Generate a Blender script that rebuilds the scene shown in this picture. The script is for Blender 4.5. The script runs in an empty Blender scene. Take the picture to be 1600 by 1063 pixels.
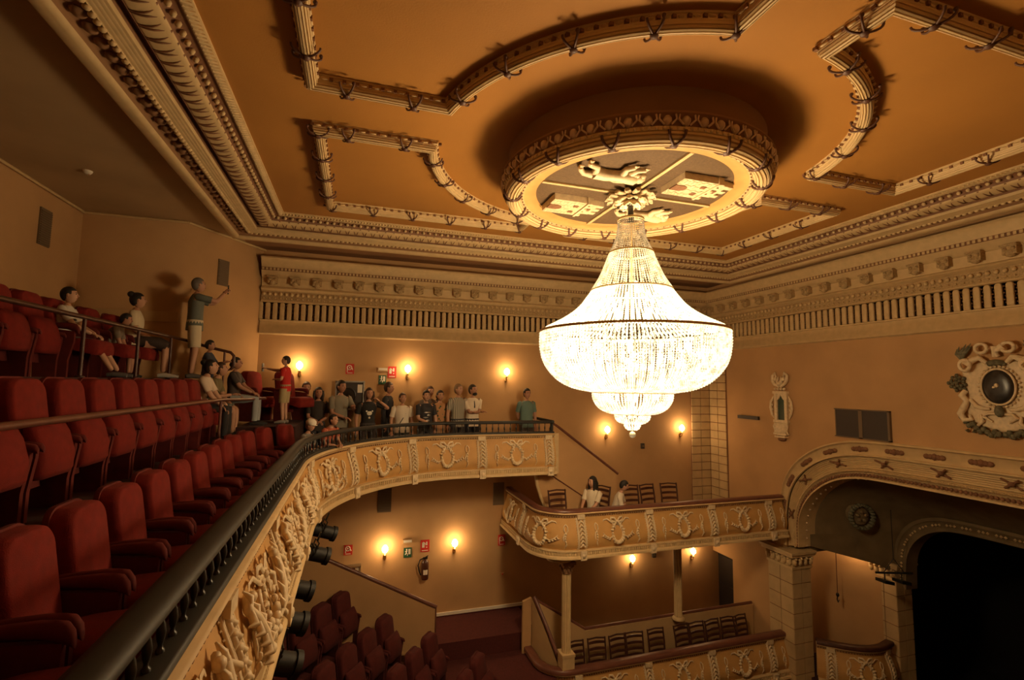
import bpy, math, random
from math import sin, cos, pi, sqrt, atan2, hypot
from mathutils import Vector, Matrix
random.seed(7)
SC = bpy.context.scene
EXPO = -.70
COL = SC.collection

# ------------------------------------------------------------------ materials
MATS = {}
def mat(name, col, rough=.6, metal=0., var=0., scale=6., bump=0., bscale=60., emit=None, estr=0., spec=None, stripes=None):
    m = bpy.data.materials.new(name); m.use_nodes = True
    nt = m.node_tree; b = nt.nodes['Principled BSDF']
    b.inputs['Roughness'].default_value = rough
    b.inputs['Metallic'].default_value = metal
    if spec is not None: b.inputs['Specular IOR Level'].default_value = spec
    b.inputs['Base Color'].default_value = (*col, 1)
    tc = None
    if var or bump or stripes:
        tc = nt.nodes.new('ShaderNodeTexCoord')
    if var:
        n = nt.nodes.new('ShaderNodeTexNoise'); n.inputs['Scale'].default_value = scale
        n.inputs['Detail'].default_value = 5
        nt.links.new(tc.outputs['Object'], n.inputs['Vector'])
        r = nt.nodes.new('ShaderNodeValToRGB')
        r.color_ramp.elements[0].position = .3; r.color_ramp.elements[1].position = .7
        r.color_ramp.elements[0].color = (*[c*(1-var) for c in col], 1)
        r.color_ramp.elements[1].color = (*[min(1, c*(1+var)) for c in col], 1)
        nt.links.new(n.outputs['Fac'], r.inputs['Fac'])
        nt.links.new(r.outputs['Color'], b.inputs['Base Color'])
    if stripes:
        w = nt.nodes.new('ShaderNodeTexWave'); w.inputs['Scale'].default_value = stripes[0]
        w.bands_direction = stripes[2]
        nt.links.new(tc.outputs['Object'], w.inputs['Vector'])
        r = nt.nodes.new('ShaderNodeValToRGB'); r.color_ramp.interpolation = 'CONSTANT'
        r.color_ramp.elements[0].color = (*col, 1); r.color_ramp.elements[1].color = (*stripes[1], 1)
        r.color_ramp.elements[1].position = .6
        nt.links.new(w.outputs['Fac'], r.inputs['Fac']); nt.links.new(r.outputs['Color'], b.inputs['Base Color'])
    if bump:
        n = nt.nodes.new('ShaderNodeTexNoise'); n.inputs['Scale'].default_value = bscale
        n.inputs['Detail'].default_value = 3
        nt.links.new(tc.outputs['Object'], n.inputs['Vector'])
        bp = nt.nodes.new('ShaderNodeBump'); bp.inputs['Strength'].default_value = bump; bp.inputs['Distance'].default_value = .02
        nt.links.new(n.outputs['Fac'], bp.inputs['Height']); nt.links.new(bp.outputs['Normal'], b.inputs['Normal'])
    if emit:
        b.inputs['Emission Color'].default_value = (*emit, 1); b.inputs['Emission Strength'].default_value = estr
    MATS[name] = m
    return m
mat('wall', (.50, .295, .13), .85, var=.10, scale=1.3, bump=.15, bscale=90)
mat('ceiling', (.40, .175, .028), .8, var=.07, scale=.9, bump=.08)
mat('soffit', (.26, .13, .055), .85, var=.1, scale=1.)
mat('soffit_dim', (.42, .29, .15), .85, var=.1, scale=1.)
mat('cream', (.61, .44, .225), .6, var=.08, scale=9)
mat('cream_wall', (.52, .34, .16), .75, var=.06, scale=3)
mat('panel', (.55, .31, .10), .65, var=.08, scale=5)
mat('relief', (.72, .57, .36), .5, var=.12, scale=22)
mat('umber', (.20, .09, .04), .7, var=.2, scale=20)
mat('ribbon', (.10, .04, .022), .55)
mat('frieze_back', (.42, .29, .14), .8, var=.3, scale=40)
mat('medallion_ground', (.11, .065, .03), .85, var=.15, scale=30, bump=.5, bscale=120)
mat('gilt_bead', (.55, .40, .28), .35)
mat('black_metal', (.012, .012, .010), .35)
mat('black_paint', (.016, .016, .014), .6)
mat('dark_wood', (.065, .022, .013), .4, var=.3, scale=8)
mat('brown_rail', (.15, .055, .035), .4, var=.15, scale=8)
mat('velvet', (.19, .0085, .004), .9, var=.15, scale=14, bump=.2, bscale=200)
mat('velvet_shaded', (.075, .007, .006), .9, var=.15, scale=14)  # velvet copy darkened to stand for the lower gallery's shade
mat('barrel_black', (.008, .008, .008), .6)
mat('velvet_arm', (.12, .009, .006), .85, var=.15, scale=14)
mat('seat_shell', (.05, .012, .01), .6)
mat('carpet', (.075, .012, .010), .95, var=.2, scale=30)
mat('step_dark', (.045, .014, .012), .9, var=.2, scale=10)
mat('stone', (.55, .39, .20), .7, var=.1, scale=4)
mat('joint', (.22, .10, .05), .9)
mat('door_dark', (.03, .022, .02), .5)
mat('stage_black', (.008, .006, .006), .95)
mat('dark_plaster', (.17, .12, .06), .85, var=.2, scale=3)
mat('grille', (.16, .11, .065), .7)
mat('panel_grey', (.045, .035, .03), .6)
mat('red_sign', (.55, .03, .02), .5)
mat('green_sign', (.02, .10, .05), .5)
mat('white_paint', (.80, .74, .62), .5)
mat('brass', (.55, .36, .14), .3, 1.)
mat('glass_bulb', (1, .8, .5), .3, emit=(1, .62, .25), estr=60)
mat('steel', (.5, .5, .48), .35, 1.)
mat('extinguisher', (.06, .02, .012), .35)
mat('eye', (.02, .015, .01), .3)
mat('lip', (.35, .12, .09), .5)
mat('niche_green', (.02, .05, .035), .35)
mat('disc_dark', (.025, .022, .02), .3, var=.4, scale=20)
mat('verdigris', (.13, .12, .07), .6, var=.4, scale=25)
def M(n): return MATS[n]
def colmat(col, rough=.8, stripes=None):
    k = 'cloth_%02x%02x%02x' % tuple(int(c*255) for c in col) + ('s' if stripes else '')
    return MATS.get(k) or mat(k, col, rough, bump=.15 if not stripes else 0, bscale=80, stripes=stripes)

# crystal of the chandelier: lit glass beads
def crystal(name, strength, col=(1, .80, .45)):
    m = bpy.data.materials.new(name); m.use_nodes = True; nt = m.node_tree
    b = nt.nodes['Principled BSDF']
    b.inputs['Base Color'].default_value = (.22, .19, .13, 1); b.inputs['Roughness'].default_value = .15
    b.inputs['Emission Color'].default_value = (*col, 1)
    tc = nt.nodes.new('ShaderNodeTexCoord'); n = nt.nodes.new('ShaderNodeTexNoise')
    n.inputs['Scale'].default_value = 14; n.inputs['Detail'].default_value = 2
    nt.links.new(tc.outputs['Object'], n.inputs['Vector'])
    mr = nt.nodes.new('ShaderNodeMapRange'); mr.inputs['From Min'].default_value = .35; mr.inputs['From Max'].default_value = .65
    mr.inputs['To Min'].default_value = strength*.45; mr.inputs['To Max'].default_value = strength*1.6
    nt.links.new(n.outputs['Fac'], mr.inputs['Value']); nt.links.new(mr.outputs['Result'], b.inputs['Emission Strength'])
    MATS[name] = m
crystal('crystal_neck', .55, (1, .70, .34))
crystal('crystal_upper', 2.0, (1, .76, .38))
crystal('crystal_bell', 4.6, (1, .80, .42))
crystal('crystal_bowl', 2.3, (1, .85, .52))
mat('lamp_hot', (1, .9, .7), .3, emit=(1, .74, .40), estr=18)

# ------------------------------------------------------------------ mesh builder
class MB:
    def __init__(s, sharp=1.12): s.sharp = sharp; s.v = []; s.f = []; s.m = []; s.mi = 0; s.fn = None
    def add(s, vs, fs, mi=None):
        o = len(s.v)
        if s.fn: vs = [s.fn(*p) for p in vs]
        s.v += [tuple(p) for p in vs]; s.f += [tuple(i+o for i in f) for f in fs]
        s.m += [s.mi if mi is None else mi]*len(fs); return s
    def box(s, a, b, mi=None):
        x0, y0, z0 = a; x1, y1, z1 = b
        return s.add([(x0,y0,z0),(x1,y0,z0),(x1,y1,z0),(x0,y1,z0),(x0,y0,z1),(x1,y0,z1),(x1,y1,z1),(x0,y1,z1)],
              [(0,3,2,1),(4,5,6,7),(0,1,5,4),(1,2,6,5),(2,3,7,6),(3,0,4,7)], mi)
    def grid(s, rows, close_u=False, close_v=False, caps=False, mi=None):
        nr = len(rows); nc = len(rows[0]); vs = [p for r in rows for p in r]; fs = []
        for i in range(nr if close_u else nr-1):
            for j in range(nc if close_v else nc-1):
                a = i*nc+j; b = i*nc+(j+1) % nc; c = ((i+1) % nr)*nc+(j+1) % nc; d = ((i+1) % nr)*nc+j
                fs.append((a, b, c, d))
        if caps:
            fs.append(tuple(reversed(range(nc)))); fs.append(tuple(range((nr-1)*nc, nr*nc)))
        return s.add(vs, fs, mi)
    def tube(s, pts, r, n=8, flat=1., mi=None, cap=True):
        pts = [Vector(p) for p in pts]; k = len(pts); n = max(n, 6)
        rs = r if isinstance(r, (list, tuple)) else [r]*k
        rows = []; up = None
        for i, p in enumerate(pts):
            t = (pts[min(i+1, k-1)]-pts[max(i-1, 0)])
            if t.length < 1e-9: t = Vector((0, 0, 1))
            t.normalize()
            if up is None:
                up = Vector((0, 0, 1)) if abs(t.z) < .9 else Vector((1, 0, 0))
            a = t.cross(up)
            if a.length < 1e-6: a = t.cross(Vector((1, 0, 0)))
            a.normalize(); b = a.cross(t).normalized(); up = b
            rows.append([tuple(p+a*(cos(2*pi*j/n)*rs[i])+b*(sin(2*pi*j/n)*rs[i]*flat)) for j in range(n)])
        return s.grid(rows, close_v=True, caps=cap, mi=mi)
    def ball(s, c, r, n=8, k=5, mi=None):
        rx, ry, rz = r if isinstance(r, (list, tuple)) else (r, r, r)
        rows = []
        for i in range(k+1):
            a = pi*i/k; q = max(sin(a), .02)
            rows.append([(c[0]+rx*q*cos(2*pi*j/n), c[1]+ry*q*sin(2*pi*j/n), c[2]-rz*cos(a)) for j in range(n)])
        return s.grid(rows, close_v=True, caps=True, mi=mi)
    def octa(s, c, r, h=None, mi=None):
        h = h or r; x, y, z = c
        return s.add([(x+r,y,z),(x,y+r,z),(x-r,y,z),(x,y-r,z),(x,y,z+h),(x,y,z-h)],
              [(0,1,4),(1,2,4),(2,3,4),(3,0,4),(1,0,5),(2,1,5),(3,2,5),(0,3,5)], mi)
    def lathe(s, prof, c=(0, 0), n=48, mi=None, caps=False):
        rows = [[(c[0]+r*cos(2*pi*j/n), c[1]+r*sin(2*pi*j/n), z) for j in range(n)] for r, z in prof]
        return s.grid(rows, close_v=True, caps=caps, mi=mi)
    def prism(s, poly, fn, t0, t1, inset=0., mi=None):
        """outline poly (a,b) mapped by fn(a,b,t); extruded t0..t1 with an inset rounded front at t1"""
        n = len(poly); ca = sum(p[0] for p in poly)/n; cb = sum(p[1] for p in poly)/n
        def ins(k): return [(ca+(a-ca)*(1-k), cb+(b-cb)*(1-k)) for a, b in poly]
        layers = [(poly, t0), (poly, t0+(t1-t0)*.6 if inset else t1)]
        if inset: layers += [(ins(inset*.35), t0+(t1-t0)*.9), (ins(inset), t1)]
        rows = [[fn(a, b, t) for a, b in pl] for pl, t in layers]
        return s.grid(rows, close_v=True, caps=True, mi=mi)
    def mesh(s, name, mats):
        me = bpy.data.meshes.new(name); me.from_pydata(s.v, [], s.f)
        for m in mats: me.materials.append(m if not isinstance(m, str) else M(m))
        if len(mats) > 1: me.polygons.foreach_set('material_index', s.m)
        me.polygons.foreach_set('use_smooth', [True]*len(me.polygons))
        me.set_sharp_from_angle(angle=s.sharp); me.update(); return me
def obj(name, mb, mats, parent=None, loc=None):
    if isinstance(mats, (str, bpy.types.Material)): mats = [mats]
    me = mb.mesh(name, mats) if isinstance(mb, MB) else mb
    o = bpy.data.objects.new(name, me); COL.objects.link(o)
    if parent: o.parent = parent
    if loc: o.location = loc
    return o
def tag(o, label, cat, group=None, kind=None):
    o['label'] = label; o['category'] = cat
    if group: o['group'] = group
    if kind: o['kind'] = kind
    return o
def thing(name, label, cat, loc=(0, 0, 0), rz=0, group=None):
    o = bpy.data.objects.new(name, None); COL.objects.link(o); o.empty_display_size = .1
    o.location = loc; o.rotation_euler = (0, 0, rz); return tag(o, label, cat, group)
def struct(name, mb, mats, label=None):
    o = obj(name, mb, mats); o['kind'] = 'structure'
    if label: o['label'] = label
    return o
def dup(root, label, loc, rz=0, group=None):
    r = root.copy(); COL.objects.link(r); r.location = loc; r.rotation_euler = (0, 0, rz); r['label'] = label
    if group: r['group'] = group
    for ch in list(root.children):
        c = ch.copy(); COL.objects.link(c); c.parent = r
        for g in ch.children:
            d = g.copy(); COL.objects.link(d); d.parent = c
    return r
ORD = ['first','second','third','fourth','fifth','sixth','seventh','eighth','ninth','tenth','eleventh','twelfth','thirteenth','fourteenth','fifteenth','sixteenth','seventeenth','eighteenth','nineteenth','twentieth']

# ------------------------------------------------------------------ layout constants (metres, camera at the origin)
YF, XS, ZS, ZC = 11., 9.15, 2.7, 2.8          # far wall, stage wall, soffit, coffered ceiling
XB, YSIDE, YN = -4.35, 9.5, -.9               # back wall, gallery side wall, near wall
CX, CY = 3.15, 5.13                           # chandelier axis
ZBOT = -8.2

# ------------------------------------------------------------------ walls
m = MB(); m.box((-2.2, YF, ZBOT), (XS+.4, YF+.3, ZS+.2)); struct('wall_far', m, 'wall')
# gallery side wall with its splayed end
m = MB()
poly = [(-4.65, 9.5), (-2.86, 9.5), (-1.92, 11.), (-1.92, 11.3), (-4.65, 11.3)]
n = len(poly)
m.add([(x, y, -1.9) for x, y in poly]+[(x, y, ZS+.1) for x, y in poly],
      [tuple(reversed(range(n))), tuple(range(n, 2*n))]+[(i, (i+1) % n, (i+1) % n+n, i+n) for i in range(n)])
struct('wall_gallery_side', m, 'wall')
m = MB(); m.box((XB-.3, YN-.3, ZBOT), (XB, 11.3, ZS+.1)); struct('wall_back', m, 'wall')
m = MB(); m.box((XB-.3, YN-.3, ZBOT), (XS+.4, YN, ZS+.1)); struct('wall_near', m, 'wall')
# thin white strip where the gallery wall meets the soffit
m = MB()
pts = [(XB+.03, YN), (XB+.03, 9.47), (-2.84, 9.47), (-1.9, 10.97), (-1.86, 11.2)]
for a, b in zip(pts, pts[1:]):
    m.tube([(a[0], a[1], ZS-.02), (b[0], b[1], ZS-.02)], .022, 6)
struct('trim_1', m, 'cream')
# pale band of the dado along the gallery back wall
m = MB(); m.box((XB, YN, .95), (XB+.03, 9.5, 1.12)); m.box((XB, 9.47, .95), (-2.9, 9.5, 1.12)); struct('trim_2', m, 'cream_wall')

# ------------------------------------------------------------------ stage wall with the proscenium opening
ARCH = [(8.74, -3.45), (8.72, -2.7), (8.70, -2.35), (8.60, -2.02), (8.34, -1.64), (7.9, -1.31), (7.45, -1.12), (7.05, -1.03), (6.4, -.99)]
INNER = [(8.46, -3.45), (8.46, -2.95), (8.40, -2.72), (8.26, -2.44), (8.0, -2.14), (7.6, -1.87), (7.2, -1.75), (6.85, -1.71), (6.3, -1.71)]
YM = 4.7
def arch(pts, yend=None): return pts+[(2*YM-y, z) for y, z in reversed(pts)]
AO, AI = arch(ARCH), arch(INNER)
m = MB()
# wall face as strips: above arch, both sides
top = [(XS, y, ZS+.1) for y, z in AO]; bot = [(XS, y, z) for y, z in AO]
m.grid([top, bot]); m.grid([[(XS+.3, y, z) for y, z in AO], [(XS+.3, y, ZS+.1) for y, z in AO]])
def stagewall(y0, y1):
    m.box((XS, y0, ZBOT), (XS+.3, y1, ZS+.1))
m.box((XS, AO[0][0], -5.9), (XS+.3, 10.3, ZS+.1)); m.box((XS, 10.3, -4.3), (XS+.3, 11., ZS+.1)); m.box((XS, AO[0][0], ZBOT), (XS+.3, 11., -5.9))
m.box((XS, YN, ZBOT), (XS+.3, AO[-1][0], ZS+.1))
struct('wall_stage', m, 'wall')

# proscenium frame: outer fillet, flat band with husks, reeded cove, bead line, leaf line, white edge, reveal
def lerp(a, b, t): return a+(b-a)*t
def arch_row(t, x):
    return [(x, lerp(a[0], b[0], t), lerp(a[1], b[1], t)) for a, b in zip(RO, RI)]
def resample(pts, k):
    d = [0]
    for a, b in zip(pts, pts[1:]): d.append(d[-1]+hypot(a[0]-b[0], a[1]-b[1]))
    out = []
    for i in range(k+1):
        s = d[-1]*i/k; j = 0
        while j < len(d)-2 and d[j+1] < s: j += 1
        t = (s-d[j])/max(1e-9, d[j+1]-d[j]); out.append((lerp(pts[j][0], pts[j+1][0], t), lerp(pts[j][1], pts[j+1][1], t)))
    return out
def smooth(pts, it=2):
    for _ in range(it):
        q = [pts[0]]
        for a, b in zip(pts, pts[1:]):
            q += [(a[0]*.75+b[0]*.25, a[1]*.75+b[1]*.25), (a[0]*.25+b[0]*.75, a[1]*.25+b[1]*.75)]
        pts = q+[pts[-1]]
    return pts
NA = 120
RO = resample(smooth(AO), NA); RI = resample(smooth(AI), NA)
t = thing('proscenium_arch', 'broad moulded cream arch framing the dark stage opening', 'arch', (XS, YM, -3.45))
def W(mb): # world-built part under a thing placed at loc
    return mb
def part(name, mb, mats, root, label=None):
    o = obj(name, mb, mats); o.parent = root
    o.matrix_parent_inverse = Matrix.Translation(root.location).inverted() if root.rotation_euler.z == 0 else (Matrix.Translation(root.location)@Matrix.Rotation(root.rotation_euler.z, 4, 'Z')).inverted()
    if label: o['label'] = label
    return o
m = MB()
prof = [(-.05, XS-.0), (-.04, XS-.06), (0, XS-.07), (.03, XS-.03), (.04, XS-.02), (.30, XS-.0), (.32, XS-.04), (.35, XS-.04), (.36, XS+.0)]
m.grid([arch_row(tt, x) for tt, x in prof]); part('outer_band', m, 'cream', t)
m = MB(); rows = []
for k in range(22):                       # reeded cove
    tt = .36+.34*k/21; rows.append(arch_row(tt, XS+.02+.10*sin(pi*.5*k/21)+(.014 if k % 3 == 0 else 0)))
m.grid(rows); part('reeded_cove', m, 'cream', t)
m = MB(); prof = [(.70, XS+.12), (.71, XS+.09), (.80, XS+.12), (.82, XS+.16), (.94, XS+.17), (.95, XS+.12), (1.0, XS+.12), (1.01, XS+.2), (1.0, XS+.62)]
m.grid([arch_row(tt, x) for tt, x in prof]); part('inner_edge', m, 'cream', t)
def arch_at(s, tt):
    s = max(0, min(NA-1e-6, s)); i = int(s); f = s-i
    a = (lerp(RO[i][0], RO[i+1][0], f), lerp(RO[i][1], RO[i+1][1], f)); b = (lerp(RI[i][0], RI[i+1][0], f), lerp(RI[i][1], RI[i+1][1], f))
    d = Vector((RO[i+1][0]-RO[i][0], RO[i+1][1]-RO[i][1])).normalized()
    return Vector((lerp(a[0], b[0], tt), lerp(a[1], b[1], tt))), d
for k in range(16):                       # chains of husks on the flat band
    m = MB()
    s0 = 9+k*6.8
    for j in range(5):
        p, d = arch_at(s0+(j-2)*.62, .17)
        m.ball((XS-.02, p.x, p.y), (.03, .055, .045) if j != 2 else (.04, .05, .06), 8, 4)
    part('husk_chain', m, 'umber', t)
for k in range(11):                       # crossed ribbons over the reeding
    m = MB(); s0 = 8+k*10.4
    for sg in (-1, 1):
        pts = []
        for j in range(7):
            p, d = arch_at(s0+sg*(j-3)*.40, .43+.20*j/6); pts.append((XS+.03+.08*sin(pi*.5*j/6)-.02, p.x, p.y))
        m.tube(pts, .018, 6)
    p, d = arch_at(s0, .53); m.ball((XS+.05, p.x, p.y), (.04, .05, .04), 8, 4)
    part('crossed_ribbon', m, 'umber', t)
m = MB()
for k in range(330):
    p, d = arch_at(k*NA/330, .76); m.octa((XS+.09, p.x, p.y), .02)
part('bead_line', m, 'cream', t)
m = MB()
for k in range(150):
    p, d = arch_at(k*NA/150+.3, .885); m.ball((XS+.15, p.x, p.y), (.025, .04, .035), 6, 3)
part('leaf_line', m, 'umber', t)
m = MB()
for k in range(60):
    p, d = arch_at(k*NA/60+.4, 1.0); m.octa((XS+.36, p.x-.0, p.y-.015), .028)
part('stud_line', m, 'gilt_bead', t)

# piers of blockwork
def blockwork(mb, face, a0, a1, z0, z1, p0, p1, h=.2, cols=2):
    """grid of raised blocks; face 'x' is a wall x=const running in y, 'y' the reverse"""
    k = int((z1-z0)/h); h = (z1-z0)/k; w = (a1-a0)/cols; g = .009
    for i in range(k):
        for j in range(cols):
            A0, A1 = a0+j*w+g, a0+(j+1)*w-g; B0, B1 = z0+i*h+g, z0+(i+1)*h-g
            if face == 'x': mb.box((min(p0, p1), A0, B0), (max(p0, p1), A1, B1))
            else: mb.box((A0, min(p0, p1), B0), (A1, max(p0, p1), B1))
def pier(name, label, x0, y0, x1, y1, z0, z1, faces):
    t = thing(name, label, 'pillar', ((x0+x1)/2, (y0+y1)/2, z0))
    m = MB(); m.box((x0+.015, y0+.015, z0), (x1-.015, y1-.015, z1)); part('core', m, 'joint', t)
    m = MB()
    blockwork(m, 'x', y0, y1, z0, z1, x0, x0+.03, .29); blockwork(m, 'y', x0, x1, z0, z1, y0, y0+.03, .29)
    part('blocks', m, 'stone', t)
    m = MB()       # capital: necking, leaves, abacus
    m.box((x0-.02, y0-.02, z1), (x1+.02, y1+.02, z1+.05)); m.box((x0-.0, y0-.0, z1+.05), (x1, y1, z1+.25))
    m.box((x0-.09, y0-.09, z1+.27), (x1+.05, y1+.09, z1+.33)); m.box((x0-.12, y0-.12, z1+.33), (x1+.05, y1+.12, z1+.38))
    for k in range(5):
        yy = lerp(y0+.04, y1-.04, k/4)
        m.ball((x0-.03, yy, z1+.16), (.05, .055, .09), 8, 5); m.ball((x0-.07, yy, z1+.23), (.04, .035, .03), 6, 4)
    for k in range(4):
        xx = lerp(x0+.04, x1-.04, k/3); m.ball((xx, y0-.03, z1+.16), (.055, .05, .09), 8, 5); m.ball((xx, y0-.07, z1+.23), (.035, .04, .03), 6, 4)
    part('capital', m, 'cream', t); return t
pier('proscenium_pier', 'cream blockwork pier carrying the near end of the stage arch', 9.08, 8.47, 9.6, 9.12, ZBOT, -3.9, 'xy')
pier('stage_pier', 'dim blockwork pier between the curved stage box and the black stage', 11.28, 7.86, 11.75, 8.4, ZBOT, -4.15, 'xy')

# ------------------------------------------------------------------ splay between the two arches, stage box and stage
XI = 11.3
INN2 = arch([(7.86, -4.0), (7.84, -3.5), (7.78, -3.2), (7.58, -2.88), (7.28, -2.66), (6.9, -2.55), (6.4, -2.53), (6.0, -2.53), (5.65, -2.53)])
R2 = resample(smooth(INN2), NA)
m = MB(); rows = []
for k in range(7):
    f = k/6; rows.append([(lerp(XS+.6, XI, f), lerp(a[0], b[0], f), lerp(a[1], b[1], f)+.12*sin(pi*f)) for a, b in zip(RI, R2)])
m.grid(rows); struct('ceiling_stage_splay', m, 'dark_plaster')
# second arch band
m = MB(); rows = []
for tt, dx in [(0, -.0), (.0, -.05), (.06, -.06), (.08, -.02), (.2, 0), (.22, -.03), (.26, -.03), (.27, .3)]:
    rows.append([(XI+dx, YM+(y-YM)*(1-tt*.25)+0, z-tt*.9*(1 if True else 0)) for y, z in R2])
m.grid(rows)
t = thing('inner_arch', 'smaller dim moulded arch deeper inside the stage opening', 'arch', (XI, YM, -4)); part('arch_band', m, 'dark_plaster', t)
m = MB()
for k in range(90):
    y, z = R2[int(k*NA/90)]; m.octa((XI-.04, YM+(y-YM)*.96, z-.12), .03)
part('bead_line', m, 'cream', t)
# wall of the stage box side, lintel and lunette ornament
def syw(x): return 8.46+(7.9-8.46)*(x-9.6)/(11.3-9.6)
m = MB()
m.add([(9.6, syw(9.6), -3.45), (11.3, syw(11.3), -3.9), (11.3, syw(11.3)+.25, -3.9), (9.6, syw(9.6)+.25, -3.45),
       (9.6, syw(9.6), -3.2), (11.3, syw(11.3), -3.2), (11.3, syw(11.3)+.25, -3.2), (9.6, syw(9.6)+.25, -3.2)],
      [(0,3,2,1),(4,5,6,7),(0,1,5,4),(1,2,6,5),(2,3,7,6),(3,0,4,7)])
m.box((9.6, 8.5, -3.6), (11.9, 10.6, -3.4))
struct('wall_stage_splay', m, 'dark_plaster')
m = MB(); rows = []
for z in (ZBOT, -3.45):
    rows.append([(9.58+1.70*k/24+.22*sin(pi*k/24), 8.62-.44*k/24+.78*sin(pi*k/24)**.8, z) for k in range(25)])
m.grid(rows); struct('wall_stage_box', m, 'wall')
m = MB(); m.box((9.5, 7.9, -6.3), (11.7, 10.2, -6.15)); struct('floor_stage_box', m, 'step_dark')
t = thing('wreath_roundel', 'round leafy wreath roundel on the dark vault above the stage box', 'roundel', (10.4, 7.93, -2.72))
m = MB(); m.fn = lambda a, b, c: (10.4+a*.95+c*.27, 7.93-a*.31-c*.86, -2.72+b-c*.3)
for k in range(22):
    a = 2*pi*k/22; m.ball((.24*cos(a), .24*sin(a), .05), (.05, .045, .045), 6, 4)
part('wreath', m, 'verdigris', t)
m = MB(); m.fn = lambda a, b, c: (10.4+a*.95+c*.27, 7.93-a*.31-c*.86, -2.72+b-c*.3)
m.prism([(.2*cos(2*pi*k/20), .2*sin(2*pi*k/20)) for k in range(20)], lambda a, b, c: (a, b, c), -.1, .03, .2)
for k in range(5):
    a = pi/2+2*pi*k/5; m.ball((.09*cos(a), .09*sin(a), .05), (.04, .04, .03), 6, 4)
part('rosette', m, 'dark_plaster', t)
t = thing('box_fill_lamp', 'small added fill lamp hidden under the ceiling of the stage box', 'lamp', (10.9, 8.55, -3.6))  # added lamp, kept out of view, to brighten the box wall
m = MB(); m.lathe([(.06, 0), (.06, -.03), (.001, -.03)], n=16); obj('holder', m, 'brass', t)
m = MB(); m.ball((0, 0, -.06), .035, 10, 6); obj('bulb', m, 'glass_bulb', t)
# stage void
m = MB(); m.box((16, -4, ZBOT), (16.2, 13, 4)); m.box((9.5, 12.8, ZBOT), (16, 13, 4)); m.box((9.5, -4.2, ZBOT), (16, -4, 4)); m.box((9.5, -4, 3.8), (16.2, 13, 4))
struct('wall_stage_house', m, 'stage_black')
m = MB(); m.box((9.5, -4, ZBOT), (16, 13, ZBOT+.9)); struct('floor_stage', m, 'stage_black')
# side wall between box and deep stage (dark)
m = MB(); m.box((11.3, 8.4, ZBOT), (11.6, 12.8, -3.4)); m.box((11.32, 7.0, -2.6), (11.5, 12.8, 3.8)); m.box((11.32, -3, -2.3), (11.5, 7.0, 3.8)); m.box((11.32, 7.9, -4), (11.5, 12.8, -2.5))
struct('wall_stage_inner', m, 'stage_black')

# hanging lighting bar and hook in front of the box
t = thing('stage_light_bar', 'black hanging lighting bar with flat lamps beside the stage box', 'stage light', (10.6, 7.6, -3.6))
def bar(a, b, r=.015): return ([a, b], r)
m = MB(); c0 = Vector((10.55, 7.38, -3.72))
m.tube([c0+Vector((-.35, .12, 0)), c0+Vector((.35, -.12, 0))], .02, 6)
m.tube([c0+Vector((-.2, .07, 0)), c0+Vector((0, 0, .28))], .008, 5); m.tube([c0+Vector((.2, -.07, 0)), c0+Vector((0, 0, .28))], .008, 5)
m.tube([c0+Vector((0, 0, .28)), c0+Vector((0, 0, 1.25))], .008, 5); part('hanger', m, 'black_metal', t)
for sx in (-.2, .12):
    m = MB(); m.fn = lambda a, b, c, sx=sx: (c0.x+sx+a, c0.y-sx*.33+b-.02, c0.z-.16+c-a*.25)
    m.box((-.13, -.1, -.03), (.13, .1, .03)); m.tube([(0, 0, .03), (0, 0, .17)], .012, 5); part('flat_lamp', m, 'black_metal', t)
t = thing('hanging_rope', 'thin rope with a dark hook hanging in the stage box opening', 'rope', (10.6, 8.6, -3.5))
m = MB(); m.tube([(10.62, 8.7, -3.45), (10.62, 8.7, -4.65)], .008, 5); part('rope', m, 'brown_rail', t)
m = MB(); m.ball((10.62, 8.7, -4.68), (.035, .035, .05), 8, 5); m.tube([(10.62, 8.7, -4.7), (10.6, 8.7, -4.78), (10.63, 8.7, -4.84), (10.66, 8.7, -4.8)], .012, 6); part('hook', m, 'black_metal', t)

# ------------------------------------------------------------------ soffit around the coffer and main ceiling
HX0, HX1, HY0, HY1 = -2.16, 8.65, .72, 9.58
m = MB()
m.box((HX0, HY1, ZS), (XS+.1, YF+.1, ZS+.15)); m.box((HX1, YN, ZS), (XS+.1, HY1, ZS+.15)); m.box((HX0, YN, ZS), (HX1, HY0, ZS+.15))
struct('ceiling_outer_soffit', m, 'soffit')
m = MB(); m.box((XB-.1, YN, ZS), (HX0, YF+.1, ZS+.15)); struct('ceiling_gallery', m, 'soffit_dim')
m = MB(); m.box((HX0-.1, HY0-.1, ZC), (HX1+.1, HY1+.1, ZC+.15)); struct('ceiling_coffer', m, 'ceiling')
# smoke alarm on the gallery ceiling
t = thing('smoke_detector', 'small pale smoke detector on the dim gallery ceiling', 'detector', (-3.46, 7.57, ZS))
m = MB(); m.lathe([(.001, -.045), (.03, -.045), (.045, -.025), (.05, -.02), (.055, 0)], n=20); obj('body', m, 'white_paint', t)
m = MB(); m.ball((.02, 0, -.047), .006, 6, 4); obj('indicator', m, 'red_sign', t)

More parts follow.
